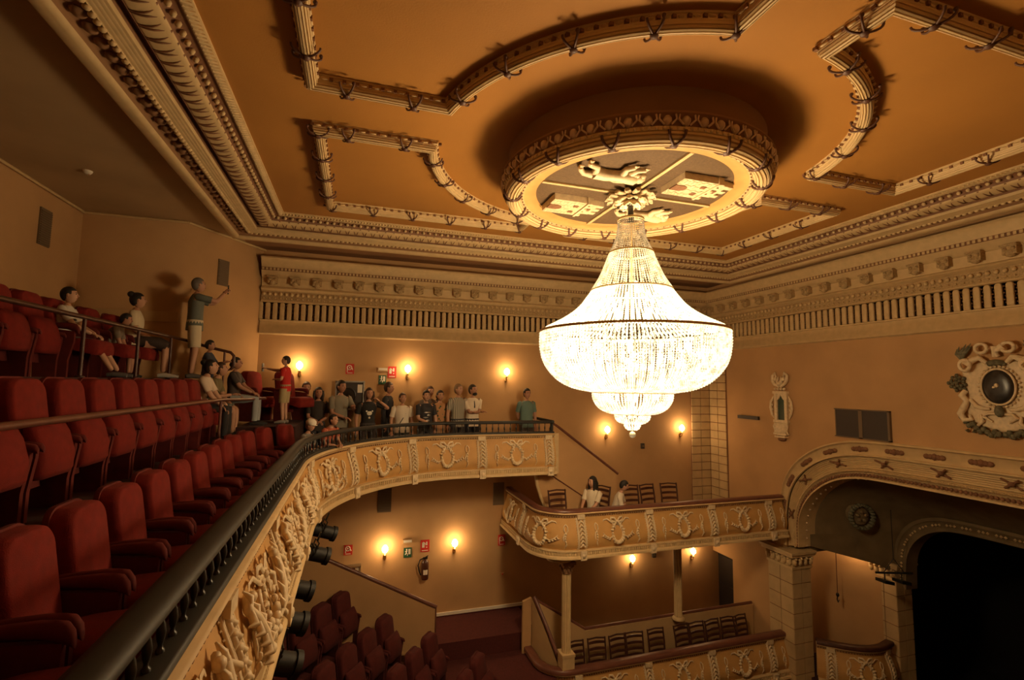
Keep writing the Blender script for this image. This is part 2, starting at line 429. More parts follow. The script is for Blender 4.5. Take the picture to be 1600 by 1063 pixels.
# coffer cornice: rectangle sweep with mitres. d = inward offset
def rect_row(d, z): return [(HX0+d, HY0+d, z), (HX1-d, HY0+d, z), (HX1-d, HY1-d, z), (HX0+d, HY1-d, z)]
def sweep_rect(prof, mats='cream', name=None):
    m = MB(); m.grid([rect_row(d, z) for d, z in prof], close_v=True); return m
CORN = [(-.04, 2.70), (-.04, 2.515), (-.02, 2.50), (.05, 2.50), (.07, 2.515), (.085, 2.55)]
struct('trim_3', sweep_rect(CORN), 'cream')
struct('trim_4', sweep_rect([(.085, 2.55), (.10, 2.60), (.16, 2.615), (.25, 2.60), (.27, 2.565)]), 'soffit')
RE = [(.29, 2.56)]
for k in range(4): RE += [(.30+.03*k, 2.555+.008*k), (.305+.03*k, 2.562+.008*k), (.315+.03*k, 2.562+.008*k)]
RE += [(.42, 2.59), (.425, 2.63)]
struct('trim_5', sweep_rect(RE), 'cream')
struct('trim_6', sweep_rect([(.425, 2.63), (.43, 2.70), (.49, 2.70), (.495, 2.63)]), 'umber')
TO = [(.495+.11*(1-cos(pi*k/8))*.9, 2.645-.035*sin(pi*k/8)+.05*k/8) for k in range(9)]
struct('trim_7', sweep_rect(TO), 'cream')
struct('trim_8', sweep_rect([(.69, 2.69), (.70, 2.74), (.80, 2.77), (.81, 2.76)]), 'umber')
struct('trim_9', sweep_rect([(.81, 2.76), (.82, 2.745), (.85, 2.745), (.87, 2.77), (.90, 2.78), (.90, 2.80)]), 'cream')
# repeated ornament along the four sides
def sides(step, d):
    """yields (x,y, along unit, inward unit)"""
    X0, X1, Y0, Y1 = HX0+d, HX1-d, HY0+d, HY1-d
    for (a, b, n) in (((X0, Y0), (X0, Y1), (1, 0)), ((X1, Y0), (X1, Y1), (-1, 0)), ((X0, Y1), (X1, Y1), (0, -1)), ((X0, Y0), (X1, Y0), (0, 1))):
        L = hypot(b[0]-a[0], b[1]-a[1]); k = int(L/step); ux, uy = (b[0]-a[0])/L, (b[1]-a[1])/L
        for i in range(k):
            s = (i+.5)*L/k; yield a[0]+ux*s, a[1]+uy*s, (ux, uy), n
m = MB()                                   # scalloped leaves lying over the torus
for x, y, u, n in sides(.145, .6):
    for w in (-1, 1):
        pts = []
        for k in range(7):
            f = k/6; d = -.10+.19*f; a = w*.062*sqrt(max(0, 1-f**2.2)) if True else 0
            zt = 2.648-.038*sin(pi*min(1, max(0, (d+.105)/.2)))+.05*(d+.105)/.2
            pts.append((x+u[0]*a+n[0]*d, y+u[1]*a+n[1]*d, zt-.004))
        m.tube(pts, .0085, 4)
struct('trim_10', m, 'umber')
m = MB()                                   # bead row
for x, y, u, n in sides(.075, .28): m.ball((x, y, 2.555), (.03, .03, .022), 6, 4)
struct('trim_11', m, 'cream')
m = MB()                                   # broad egg scallops in the outer recess
for x, y, u, n in sides(.17, .17):
    e = (.065 if abs(u[0]) > .5 else .055, .065 if abs(u[1]) > .5 else .055, .035); m.ball((x, y, 2.60), e, 8, 4)
struct('trim_12', m, 'soffit')
m = MB()                                   # twisted rope by the ceiling
for x, y, u, n in sides(.05, .855):
    m.tube([(x-u[0]*.022-n[0]*.03, y-u[1]*.022-n[1]*.03, 2.75), (x+u[0]*.022+n[0]*.03, y+u[1]*.022+n[1]*.03, 2.765)], .013, 5)
struct('trim_13', m, 'cream')
m = MB()                                   # dark leaf band
for x, y, u, n in sides(.11, .74): m.ball((x, y, 2.735), .028, 6, 4)
struct('trim_14', m, 'cream')

# ------------------------------------------------------------------ entablature on far wall and stage wall
def entab(idx, fn, a0, a1):
    def P(prof, name, mats):
        m = MB(); m.fn = fn; m.grid([[(a0, z, p), (a1, z, p)] for p, z in prof]); struct(name, m, mats)
    P([(.0, 2.52), (.30, 2.50), (.31, 2.47), (.26, 2.44), (.25, 2.40), (.20, 2.34), (.19, 2.30)], 'trim_%d' % idx, 'cream')
    P([(.19, 2.30), (.19, 2.235), (.16, 2.235)], 'trim_%d' % (idx+1), 'umber')
    P([(.19, 2.235), (.17, 2.22), (.11, 2.12), (.06, 2.10), (.05, 1.93), (.13, 1.90), (.14, 1.87), (.08, 1.84), (.05, 1.83)], 'trim_%d' % (idx+2), 'cream')
    P([(.05, 1.83), (.05, 1.64)], 'trim_%d' % (idx+3), 'frieze_back')
    P([(.05, 1.64), (.07, 1.63), (.07, 1.61), (.0, 1.60)], 'trim_%d' % (idx+4), 'cream')
    P([(.0, 1.60), (.0, 1.245)], 'trim_%d' % (idx+5), 'frieze_back')
    P([(.0, 1.245), (.07, 1.24), (.07, 1.215), (.03, 1.21), (.035, 1.12), (.05, 1.11), (.05, 1.0), (.07, .985), (.07, .955), (.03, .95), (0, .93)], 'trim_%d' % (idx+6), 'cream')
    L = a1-a0
    m = MB(); m.fn = fn                      # modillions
    k = int(L/.42)
    for i in range(k):
        a = a0+(i+.5)*L/k
        m.box((a-.085, 1.98, .05), (a+.085, 2.10, .17)); m.ball((a, 2.0, .13), (.07, .07, .06), 8, 5); m.ball((a-.05, 2.06, .17), .03, 6, 4); m.ball((a+.05, 2.06, .17), .03, 6, 4)
        m.box((a-.10, 2.10, .04), (a+.10, 2.125, .2))
    struct('trim_%d' % (idx+7), m, 'frieze_back')
    m = MB(); m.fn = fn                      # egg and bead courses
    k = int(L/.105)
    for i in range(k):
        a = a0+(i+.5)*L/k
        m.ball((a, 1.77, .07), (.035, .04, .03), 6, 4); m.ball((a, 1.68, .06), (.018, .018, .02), 6, 3)
    k = int(L/.07)
    for i in range(k):
        a = a0+(i+.5)*L/k; m.box((a-.02, 2.245, .17), (a+.02, 2.29, .205))
    struct('trim_%d' % (idx+8), m, 'cream')
    m = MB(); m.fn = fn                      # upright tongues of the frieze
    k = int(L/.135)
    for i in range(k):
        a = a0+i*L/k
        m.prism([(-.044, 1.245), (.044, 1.245), (.044, 1.57), (.025, 1.60), (-.025, 1.60), (-.044, 1.57)], lambda p, q, c, a=a: (a+p, q, c), 0, .035, .12)
    struct('trim_%d' % (idx+9), m, 'cream')
    m = MB(); m.fn = fn
    for i in range(k):
        a = a0+(i+.5)*L/k
        for j in range(6): m.octa((a+(.01 if j % 2 else -.01), 1.30+.05*j, .01), .016)
    struct('trim_%d' % (idx+10), m, 'soffit')
entab(20, lambda a, z, p: (a, YF-p, z), -1.92, XS-.0)
entab(40, lambda a, z, p: (XS-p, a, z), YN, YF-.0)

# corner pilaster of blocks on both walls
m = MB()
blockwork(m, 'y', 8.52, 9.10, -3.05, .93, YF-.045, YF, .2, 2); blockwork(m, 'x', 10.36, 10.96, -3.05, .93, XS-.045, XS, .2, 2)
struct('trim_60', m, 'stone', 'blockwork corner pilaster')
m = MB(); m.box((8.52, YF-.02, -3.05), (XS, YF, .93)); m.box((XS-.02, 10.36, -3.05), (XS, YF, .93)); struct('trim_61', m, 'joint')

# ------------------------------------------------------------------ ceiling panel mouldings (four quarter panels)
AR = 2.43
def quarter(sx, sy):
    ox = .52+0 if sx < 0 else 0
    X1 = -.50 if sx < 0 else 7.0
    Y1 = 2.27 if sy < 0 else 7.95
    Xc = CX-.05+(-.44 if sx < 0 else .44); Yc = 5.06+(-.44 if sy < 0 else .44)
    cyy = 5.18
    xa = sqrt(AR**2-(Yc-cyy)**2); ya = sqrt(AR**2-(Xc-CX)**2)
    pa = (CX+sx*xa, Yc); pb = (Xc, cyy+sy*ya)
    a0 = atan2(pa[1]-cyy, pa[0]-CX); a1 = atan2(pb[1]-cyy, pb[0]-CX)
    d = a1-a0
    while d > pi: d -= 2*pi
    while d < -pi: d += 2*pi
    pts = [(X1, Yc), pa]
    arc = [(CX+AR*cos(a0+d*k/22), cyy+AR*sin(a0+d*k/22)) for k in range(1, 22)]
    pts += arc+[pb, (Xc, Y1), (X1, Y1)]
    return pts
def offset_closed(pts, d):
    n = len(pts); out = []
    for i in range(n):
        a, b, c = Vector(pts[i-1]), Vector(pts[i]), Vector(pts[(i+1) % n])
        u = (b-a).normalized(); v = (c-b).normalized(); nu = Vector((-u.y, u.x)); nv = Vector((-v.y, v.x))
        w = nu+nv; w = w/max(.35, w.length_squared)*2 if w.length > 1e-6 else nu
        w = w*.5*1.0
        out.append((b.x+w.x*d*1.0, b.y+w.y*d*1.0))
    return out
QL = {(-1,-1): 'near left', (-1,1): 'far left', (1,-1): 'near right', (1,1): 'far right'}
names = {(-1,-1): 'reeded ceiling moulding framing the panel cut off by the top left edge', (-1,1): 'reeded ceiling moulding framing the whole panel left of the chandelier',
         (1,-1): 'reeded ceiling moulding framing the panel at the upper right', (1,1): 'reeded ceiling moulding of the panel behind the chandelier, nearest the wall corner'}
def along(pts, step, close=True):
    n = len(pts); seq = pts+[pts[0]]; out = []
    acc = step*.5
    for a, b in zip(seq, seq[1:]):
        L = hypot(b[0]-a[0], b[1]-a[1]); 
        if L < 1e-9: continue
        s = acc
        while s < L:
            out.append((a[0]+(b[0]-a[0])*s/L, a[1]+(b[1]-a[1])*s/L, (b[0]-a[0])/L, (b[1]-a[1])/L)); s += step
        acc = s-L
    return out
for (sx, sy) in QL:
    pts = quarter(sx, sy)
    t = thing('ceiling_moulding', names[(sx, sy)], 'moulding', (pts[0][0], pts[0][1], ZC), 0, 'reeded mouldings around the four ceiling panels')
    m = MB(.3); hw = .112
    prof = [(-hw-.02, 0), (-hw-.02, -.015), (-hw, -.02), (-hw, -.065)]
    for k in range(7):
        for da, dr in ((-.17, -.012), (-.12, .006), (.12, .006), (.17, -.012)):
            a = pi*(k+.5)/7+da; prof.append((-(hw*.94+dr)*cos(a), -.075-(.055+dr)*sin(a)))
    prof += [(hw, -.065), (hw, -.02), (hw+.02, -.015), (hw+.02, 0)]
    m.grid([[(x, y, ZC+z) for x, y in offset_closed(pts, o)] for o, z in prof], close_v=True)
    part('reeded_torus', m, 'cream', t)
    m = MB()
    for o in (-hw-.004, hw+.004):
        for x, y, ux, uy in along(offset_closed(pts, o), .115):
            e = (.012+.026*abs(ux), .012+.026*abs(uy), .012); m.ball((x, y, ZC-.042), e, 6, 4)
    part('bead_strip', m, 'cream', t)
    m = MB()
    for o in (-hw-.002, hw+.002):
        for x, y, ux, uy in along(offset_closed(pts, o), .115):
            xx, yy = x+ux*.0575, y+uy*.0575
            m.box((xx-.016, yy-.016, ZC-.056), (xx+.016, yy+.016, ZC-.028))
    part('rosette_strip', m, 'umber', t)
    step = .62
    for x, y, ux, uy in along(pts, step):
        m = MB(); nx, ny = -uy, ux
        for sg in (-1, 1):
            q = []
            for k in range(11):
                a = pi*k/10; q.append((x-nx*hw*1.02*cos(a)+ux*sg*.062*cos(a), y-ny*hw*1.02*cos(a)+uy*sg*.062*cos(a), ZC-.075-.062*sin(a)))
            m.tube(q, .010, 6)
        m.ball((x, y, ZC-.145), (.035, .035, .018), 8, 4)
        for sg in (-1, 1): m.ball((x+nx*sg*hw*.97+ux*.06, y+ny*sg*hw*.97+uy*.06, ZC-.065), (.018, .018, .018), 6, 4)
        part('ribbon_tie', m, 'ribbon', t)

# ------------------------------------------------------------------ ceiling medallion (drum hanging below ceiling)
t = thing('ceiling_medallion', 'big round ceiling medallion with heraldic reliefs above the chandelier', 'medallion', (CX, CY, 2.36))
m = MB(); m.lathe([(1.52, ZC), (1.50, 2.62), (1.48, 2.5), (1.52, 2.52), (1.60, 2.515), (1.61, 2.49), (1.60, 2.48), (1.565, 2.46), (1.56, 2.385)], (CX, CY), 96)
part('drum', m, 'soffit', t)
m = MB(.3); prof = [(1.56, 2.385), (1.57, 2.375), (1.565, 2.345), (1.555, 2.34)]
for k in range(8):
    for da, dr in ((-.15, -.012), (-.10, .006), (.10, .006), (.15, -.012)):
        a = pi*(k+.5)/8+da; prof.append((1.462+(.092+dr)*cos(a), 2.345-(.10+dr)*sin(a)))
prof += [(1.375, 2.335), (1.37, 2.32), (1.325, 2.32)]
m.lathe(prof, (CX, CY), 128); part('reeded_ring', m, 'cream', t)
m = MB(); m.lathe([(1.325, 2.32), (1.32, 2.335), (1.23, 2.35), (1.18, 2.345), (1.17, 2.37)], (CX, CY), 128); part('inner_fillet', m, 'panel', t)
m = MB(); m.lathe([(1.17, 2.37), (.001, 2.37)], (CX, CY), 96); part('shield_ground', m, 'medallion_ground', t)
m = MB()
for k in range(56):
    a = 2*pi*k/56; c, s = cos(a), sin(a)
    m.ball((CX+1.568*c, CY+1.568*s, 2.43), (.045, .045, .05), 8, 5)
    for w in (-1, 1):
        m.tube([(CX+1.60*cos(a+w*.045), CY+1.60*sin(a+w*.045), 2.475), (CX+1.60*cos(a+w*.05), CY+1.60*sin(a+w*.05), 2.43), (CX+1.585*cos(a+w*.02), CY+1.585*sin(a+w*.02), 2.385)], .010, 6)
part('leaf_band', m, 'gilt_bead', t)
m = MB()
for k in range(150):
    a = 2*pi*k/150; m.ball((CX+1.57*cos(a), CY+1.57*sin(a), 2.36), .018, 6, 4)
for k in range(90):
    a = 2*pi*k/90; m.ball((CX+1.345*cos(a), CY+1.345*sin(a), 2.318), (.02, .02, .01), 6, 4)
part('bead_ring', m, 'cream', t)
m = MB()
for k in range(90):
    a = 2*pi*(k+.5)/90; m.octa((CX+1.345*cos(a), CY+1.345*sin(a), 2.314), .013)
part('rosette_ring', m, 'umber', t)
for k in range(16):
    a0 = 2*pi*(k+.3)/16; m = MB()
    for sg in (-1, 1):
        q = []
        for j in range(11):
            b = pi*j/10; r = 1.462-.11*cos(b); aa = a0+sg*.05*cos(b); q.append((CX+r*cos(aa), CY+r*sin(aa), 2.345-.105*sin(b)))
        m.tube(q, .014, 6)
    m.ball((CX+1.462*cos(a0), CY+1.462*sin(a0), 2.238), (.04, .04, .018), 8, 4)
    part('ribbon_tie', m, 'ribbon', t)
m = MB(); m.box((CX-1.17, CY-.022, 2.345), (CX+1.17, CY+.022, 2.368)); m.box((CX-.022, CY-1.17, 2.345), (CX+.022, CY+1.17, 2.368)); part('cross_bar', m, 'cream', t)
def frame(ox, oy, s=1.):   # heraldic frame: a = sideways (y), b = up (+x), c = out of the ceiling (down)
    return lambda a, b, c: (CX+ox+b*s, CY+oy+a*s, 2.368-c*s)
def castle(ox, oy):
    m = MB(); f = frame(ox, oy, 1.12); m.fn = f
    R_ = lambda pts, t0, t1, mi=0: m.prism(pts, lambda a, b, c: (a, b, c), t0, t1, 0, mi)
    R_([(-.20, -.30), (.20, -.30), (.20, .10), (-.20, .10)], 0, .07); m.box((-.215, .10, 0), (.215, .125, .085))
    R_([(-.15, .125), (.15, .125), (.15, .27), (-.15, .27)], 0, .06)
    for k in range(5): m.box((-.2+.09*k-.01, .125, 0), (-.2+.09*k+.035, .17, .08))
    for k in range(3): m.box((-.14+.11*k, .27, 0), (-.14+.11*k+.06, .34, .06))
    for k in range(9):
        for j in range(4): m.box((-.19+.1*j+.004+(k % 2)*.02, -.29+.043*k, .07), (-.19+.1*j+.08, -.29+.043*k+.036, .075))
    m.prism([(-.06, -.30), (.06, -.30), (.06, -.19), (.035, -.15), (0, -.14), (-.035, -.15), (-.06, -.19)], lambda a, b, c: (a, b, c), .07, .082, 0, 1)
    m.box((-.11, -.02, .07), (-.06, .035, .082), 1); m.box((.06, -.02, .07), (.11, .035, .082), 1); m.box((-.03, .17, .06), (.03, .22, .07), 1)
    part('castle_relief', m, ['relief', 'umber'], t)
def lion(ox, oy):
    m = MB(); m.fn = frame(ox, oy, 1.12)
    m.tube([(.02, -.20, .03), (.03, -.08, .04), (0, .04, .045), (-.03, .14, .05), (-.02, .22, .05)], [.07, .06, .055, .075, .07], 10)
    m.ball((-.05, .26, .06), (.06, .065, .05), 10, 6); m.ball((-.11, .27, .06), (.035, .03, .03), 8, 5)
    for k in range(9):
        a = pi*.1+k*pi*1.2/8; m.ball((-.02+.07*cos(a), .22+.07*sin(a), .05), (.03, .03, .03), 6, 4)
    for k in range(4): m.ball((-.01+.02*k, .31, .06), (.012, .025, .012), 5, 3)
    for pts in ([(-.06, .14, .04), (-.16, .17, .04), (-.19, .25, .04)], [(-.05, .08, .04), (-.15, .06, .04), (-.21, .12, .04)], [(0, -.2, .04), (-.09, -.22, .04), (-.12, -.32, .04), (-.17, -.33, .04)], [(.05, -.2, .04), (.06, -.30, .04), (.0, -.36, .04), (-.05, -.38, .04)]):
        m.tube(pts, [.042, .03, .024, .026][:len(pts)], 8)
        p = pts[-1]
        for k in (-1, 0, 1): m.tube([p, (p[0]-.035, p[1]+.02*k, p[2])], [.014, .006], 5)
    m.tube([(.06, -.22, .03), (.13, -.24, .03), (.16, -.12, .03), (.13, 0, .03), (.17, .10, .03), (.13, .18, .03)], [.012, .011, .010, .010, .012, .022], 7)
    part('lion_relief', m, 'relief', t)
lion(-.52, -.50); castle(.57, -.52); castle(-.55, .52); lion(.50, .52)
m = MB()                                    # acanthus rosette at the centre
for lay, (r0, r1, z0, z1, k) in enumerate([(.10, .29, 2.34, 2.31, 14), (.06, .20, 2.32, 2.26, 10), (.03, .11, 2.28, 2.21, 7)]):
    for j in range(k):
        a = 2*pi*(j+.5*lay)/k; c, s = cos(a), sin(a)
        m.tube([(CX+r0*c, CY+r0*s, z0), (CX+(r0+r1)*.5*c, CY+(r0+r1)*.5*s, (z0+z1)*.5-.012), (CX+r1*c, CY+r1*s, z1-.0), (CX+(r1+.02)*c, CY+(r1+.02)*s, z1-.035)], [.03, .042, .036, .012], 7, .6)
        m.ball((CX+r1*c, CY+r1*s, z1-.02), (.02, .02, .018), 6, 4)
m.ball((CX, CY, 2.25), (.06, .06, .05), 10, 6); part('rosette', m, 'relief', t)

# ------------------------------------------------------------------ chandelier
t = thing('chandelier', 'huge lit crystal chandelier hanging from the ceiling medallion', 'chandelier', (CX, CY, 2.24))
def crv(pts, k): return resample(smooth([(p[0], p[1]) for p in pts], 2), k)
def strings(prof, count, bead, step, name, mname, hfac=1.25, twist=0.):
    L = sum(hypot(a[0]-b[0], a[1]-b[1]) for a, b in zip(prof, prof[1:])); k = max(2, int(L/step)); pr = crv(prof, k)
    m = MB()
    for j in range(count):
        a = 2*pi*j/count
        for i, (r, z) in enumerate(pr):
            b = min(bead, max(.004, r*2*pi/count*.44)); m.octa((CX+r*cos(a), CY+r*sin(a), z), b, b*hfac)
    part(name, m, mname, t)['kind'] = 'stuff'
mat('hoop_gold', (.80, .58, .28), .35)
def hoop(name, r, z, w, h, matn='hoop_gold'):
    m = MB(); m.lathe([(r-w, z-h), (r+w, z-h), (r+w*1.1, z), (r+w, z+h), (r-w, z+h), (r-w, z-h)], (CX, CY), 72); part(name, m, matn, t)
m = MB(); m.tube([(CX, CY, 2.24), (CX, CY, 2.0)], .035, 12); m.ball((CX, CY, 2.23), (.06, .06, .03), 12, 5); part('stem', m, 'black_metal', t)
m = MB(); m.tube([(CX, CY, 2.0), (CX, CY, -.4)], .014, 8); part('inner_rod', m, 'hoop_gold', t)
hoop('crown_hoop', .155, 2.03, .008, .012)
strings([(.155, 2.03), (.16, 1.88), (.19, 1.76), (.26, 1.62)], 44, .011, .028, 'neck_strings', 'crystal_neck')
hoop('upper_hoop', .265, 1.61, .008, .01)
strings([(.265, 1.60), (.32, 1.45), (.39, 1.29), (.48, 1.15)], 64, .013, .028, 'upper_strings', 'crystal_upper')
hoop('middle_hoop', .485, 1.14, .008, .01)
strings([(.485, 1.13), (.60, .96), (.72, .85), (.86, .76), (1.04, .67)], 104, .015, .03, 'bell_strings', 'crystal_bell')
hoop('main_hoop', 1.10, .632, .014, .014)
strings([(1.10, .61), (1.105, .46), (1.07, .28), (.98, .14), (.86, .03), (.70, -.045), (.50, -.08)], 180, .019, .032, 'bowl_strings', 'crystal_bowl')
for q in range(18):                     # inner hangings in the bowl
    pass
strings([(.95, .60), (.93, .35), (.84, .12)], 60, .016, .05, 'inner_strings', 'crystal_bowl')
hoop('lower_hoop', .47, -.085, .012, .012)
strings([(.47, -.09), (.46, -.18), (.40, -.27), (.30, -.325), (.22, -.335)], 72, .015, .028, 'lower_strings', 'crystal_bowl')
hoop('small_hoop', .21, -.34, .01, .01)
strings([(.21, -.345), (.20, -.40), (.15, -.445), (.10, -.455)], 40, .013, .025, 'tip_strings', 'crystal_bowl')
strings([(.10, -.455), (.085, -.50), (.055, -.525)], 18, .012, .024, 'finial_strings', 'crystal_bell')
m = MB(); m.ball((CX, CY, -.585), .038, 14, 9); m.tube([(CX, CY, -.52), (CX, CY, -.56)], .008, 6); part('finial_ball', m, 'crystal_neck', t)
# lamps inside
nb = 0
for (r, z, k) in [(.85, .42, 16), (.55, .25, 10), (.62, .80, 12), (.34, 1.15, 8), (.30, -.10, 8), (.1, -.3, 4)]:
    for j in range(k):
        a = 2*pi*(j+.5)/k; m = MB(); m.ball((CX+r*cos(a), CY+r*sin(a), z), (.028, .028, .045), 8, 6); m.tube([(CX+r*cos(a), CY+r*sin(a), z-.04), (CX+r*cos(a), CY+r*sin(a), z-.09)], .012, 6)
        part('lamp', m, 'lamp_hot', t)
def plight(name, loc, power, col, rad, parent=None):
    l = bpy.data.lights.new(name, 'POINT'); l.energy = power; l.color = col; l.shadow_soft_size = rad
    o = bpy.data.objects.new(name, l); COL.objects.link(o); o.location = loc
    return o
WARM = (1, .69, .36)
plight('box_fill_light', (10.9, 8.5, -3.75), 8, (1, .6, .28), .06)  # added fill for the stage box wall, no known source there
plight('chandelier_light', (CX, CY, .28), 1130, WARM, .32)
plight('chandelier_light_bell', (CX, CY, .95), 110, WARM, .25)
plight('chandelier_light_neck', (CX, CY, 1.55), 9, WARM, .10)

# ------------------------------------------------------------------ balcony parapets
class Path:
    def __init__(s, pts):
        s.p = pts; s.d = [0]
        for a, b in zip(pts, pts[1:]): s.d.append(s.d[-1]+hypot(a[0]-b[0], a[1]-b[1]))
        s.L = s.d[-1]
    def at(s, u):
        j = 0; uu = min(max(u, 0), s.L-1e-7)
        lo, hi = 0, len(s.d)-1
        while hi-lo > 1:
            mid = (lo+hi)//2
            if s.d[mid] <= uu: lo = mid
            else: hi = mid
        j = lo; f = (u-s.d[j])/(s.d[j+1]-s.d[j]); a, b = s.p[j], s.p[j+1]
        def tan(k):
            k0, k1 = max(0, k-1), min(len(s.p)-1, k+1); return Vector((s.p[k1][0]-s.p[k0][0], s.p[k1][1]-s.p[k0][1])).normalized()
        t = (tan(j)*(1-f)+tan(j+1)*f).normalized()
        return Vector((lerp(a[0], b[0], f), lerp(a[1], b[1], f))), t
    def fn(s, ztop):
        def g(u, z, o):
            p, t = s.at(u); return (p.x+t.y*o, p.y-t.x*o, ztop+z)
        return g
PROF = [(-.10, 0), (.03, 0), (.04, -.02), (.02, -.045), (.0, -.05), (-.005, -.085), (-.015, -.09)]
BOMB = [(-.015, -.09), (.0, -.15), (.03, -.23), (.065, -.32), (.095, -.42), (.11, -.51), (.105, -.585), (.075, -.64), (.07, -.655)]
BASE = [(.07, -.655), (.13, -.66), (.135, -.68), (.115, -.685), (.115, -.75), (.14, -.755), (.155, -.775), (.155, -.81), (.05, -.82), (-.10, -.82)]
def bomb(z):
    for (o0, z0), (o1, z1) in zip(BOMB, BOMB[1:]):
        if z1 <= z <= z0: return lerp(o0, o1, (z-z0)/(z1-z0))
    return .08
def parapet(root, path, ztop, pil, wre, rich=1., h=1., seg=.1):
    us = [path.L*k/max(2, int(path.L/seg)) for k in range(max(2, int(path.L/seg))+1)]
    F = path.fn(ztop)
    def sw(prof, name, mt):
        m = MB(); m.fn = F; m.grid([[(u, z*h, o) for u in us] for o, z in prof]); part(name, m, mt, root)
    sw(PROF, 'top_moulding', 'cream'); sw(BOMB, 'panel', 'panel'); sw(BASE, 'lower_cornice', 'cream')
    m = MB(); m.fn = F; m.grid([[(u, 0, -.10) for u in us], [(u, -.82*h, -.10) for u in us]]); part('inner_face', m, 'wall', root)
    m = MB(); m.fn = F                       # dentils and the bead line
    k = int(path.L/.045)
    for i in range(k):
        u = (i+.5)*path.L/k; m.box((u-.012, -.745*h, .11), (u+.012, -.69*h, .135))
    part('dentil_course', m, 'cream', root)
    m = MB(); m.fn = F; k = int(path.L/.05)
    for i in range(k):
        u = (i+.5)*path.L/k; m.box((u-.010, -.082*h, -.005), (u+.010, -.06*h, .012))
    part('bead_line', m, 'umber', root)
    S = lambda u, z, e=0.: (u, z*h, bomb(z)+e)
    for u0 in pil:
        m = MB(); m.fn = F
        for w in (-1, 1):
            for off, r in ((.062, .010), (.085, .012)):
                m.tube([S(u0+w*off, -.10-.054*j, .012) for j in range(11)], r, 5)
            for j in range(13): m.octa(S(u0+w*.104, -.12-.042*j, .008), .009)
        m.box((u0-.075, -.12*h, -.02), (u0+.075, -.035, .045)); m.box((u0-.06, -.83*h, .05), (u0+.06, -.66*h, .175))
        m.ball((u0, -.75*h, .175), (.04, .045, .02), 8, 4)
        part('pilaster_strip', m, 'relief', root)
        m = MB(); m.fn = F
        for j in range(7):
            z = -.16-.068*j; m.ball(S(u0, z, .02), (.034, .03, .026), 7, 4)
            for w in (-1, 1): m.tube([S(u0+w*.01, z, .02), S(u0+w*.04, z-.03, .03), S(u0+w*.045, z-.055, .015)], [.014, .018, .005], 5)
        part('leaf_drop', m, 'relief', root)
        for w in (-1, 1):                    # side pendants of ribbon and husks
            m = MB(); m.fn = F; uu = u0+w*.30
            if uu < .06 or uu > path.L-.06: continue
            m.tube([S(uu, -.20, .02), S(uu+.03, -.235, .03), S(uu+.035, -.30, .025), S(uu, -.35, .02), S(uu-.03, -.30, .025), S(uu-.03, -.235, .03), S(uu, -.20, .02)], .010, 5)
            for j in range(5): m.ball(S(uu+.01*w*sin(j), -.36-.045*j, .02), (.024-.003*j, .028, .018), 6, 4)
            m.tube([S(uu, -.56, .02), S(uu+w*.02, -.62, .02)], [.012, .004], 5)
            m.tube([S(uu-.02, -.35, .02), S(uu-.045, -.43, .02), S(uu-.03, -.49, .015)], [.01, .014, .004], 5)
            part('pendant', m, 'relief', root)
    for u0 in wre:
        m = MB(); m.fn = F; zc, ra, rb = -.40, .12, .175
        for j in range(20):
            a = 2*pi*j/20; big = .027+.009*(sin(a) < -.3)
            m.ball(S(u0+ra*cos(a), max(-.60, min(-.2, zc+rb*sin(a))), .03), (big, big*1.1, big*.9), 7, 4)
            if j % 2: m.octa(S(u0+(ra+.03)*cos(a), max(-.62, min(-.18, zc+(rb+.03)*sin(a))), .035), .018)
        m.tube([S(u0+ra*.82*cos(2*pi*j/20), zc+rb*.82*sin(2*pi*j/20), .012) for j in range(21)], .008, 5)
        part('flower_wreath', m, 'relief', root)
        m = MB(); m.fn = F                   # ribbon bow with flying tails
        for w in (-1, 1):
            m.tube([S(u0, -.20, .05), S(u0+w*.06, -.13, .06), S(u0+w*.12, -.125, .05), S(u0+w*.13, -.17, .04), S(u0+w*.07, -.20, .04), S(u0, -.21, .05)], [.015, .02, .02, .016, .016, .014], 6, .5)
            m.tube([S(u0+w*.03, -.20, .04), S(u0+w*.12, -.21, .04), S(u0+w*.20, -.15, .035), S(u0+w*.27, -.16, .025), S(u0+w*.29, -.19, .02)], [.014, .017, .015, .012, .005], 6, .5)
            m.tube([S(u0+w*.02, -.21, .04), S(u0+w*.07, -.27, .045), S(u0+w*.05, -.33, .04)], [.013, .017, .005], 6, .5)
        m.ball(S(u0, -.20, .055), (.028, .028, .024), 8, 5)
        part('ribbon_bow', m, 'relief', root)
        m = MB(); m.fn = F                   # curling leafy sprays
        for w in (-1, 1):
            m.tube([S(u0+w*.14, -.46, .03), S(u0+w*.20, -.48, .03), S(u0+w*.27, -.44, .025), S(u0+w*.32, -.38, .02)], [.014, .013, .011, .006], 6)
            for j in range(4):
                q = u0+w*(.17+.045*j); m.tube([S(q, -.465+.02*j, .03), S(q+w*.02, -.50+.02*j, .035), S(q+w*.05, -.505+.02*j, .02)], [.01, .014, .004], 5)
            if rich > 1 and u0 < path.L-4:
                m.tube([S(u0+w*.10, -.58, .03), S(u0+w*.2, -.60, .03), S(u0+w*.28, -.57, .03), S(u0+w*.30, -.52, .03), S(u0+w*.26, -.50, .03)], [.022, .022, .02, .016, .01], 6)
                m.tube([S(u0+w*.16, -.24, .03), S(u0+w*.23, -.28, .035), S(u0+w*.22, -.36, .03), S(u0+w*.17, -.34, .03)], [.018, .022, .016, .008], 6)
        part('leaf_spray', m, 'relief', root)
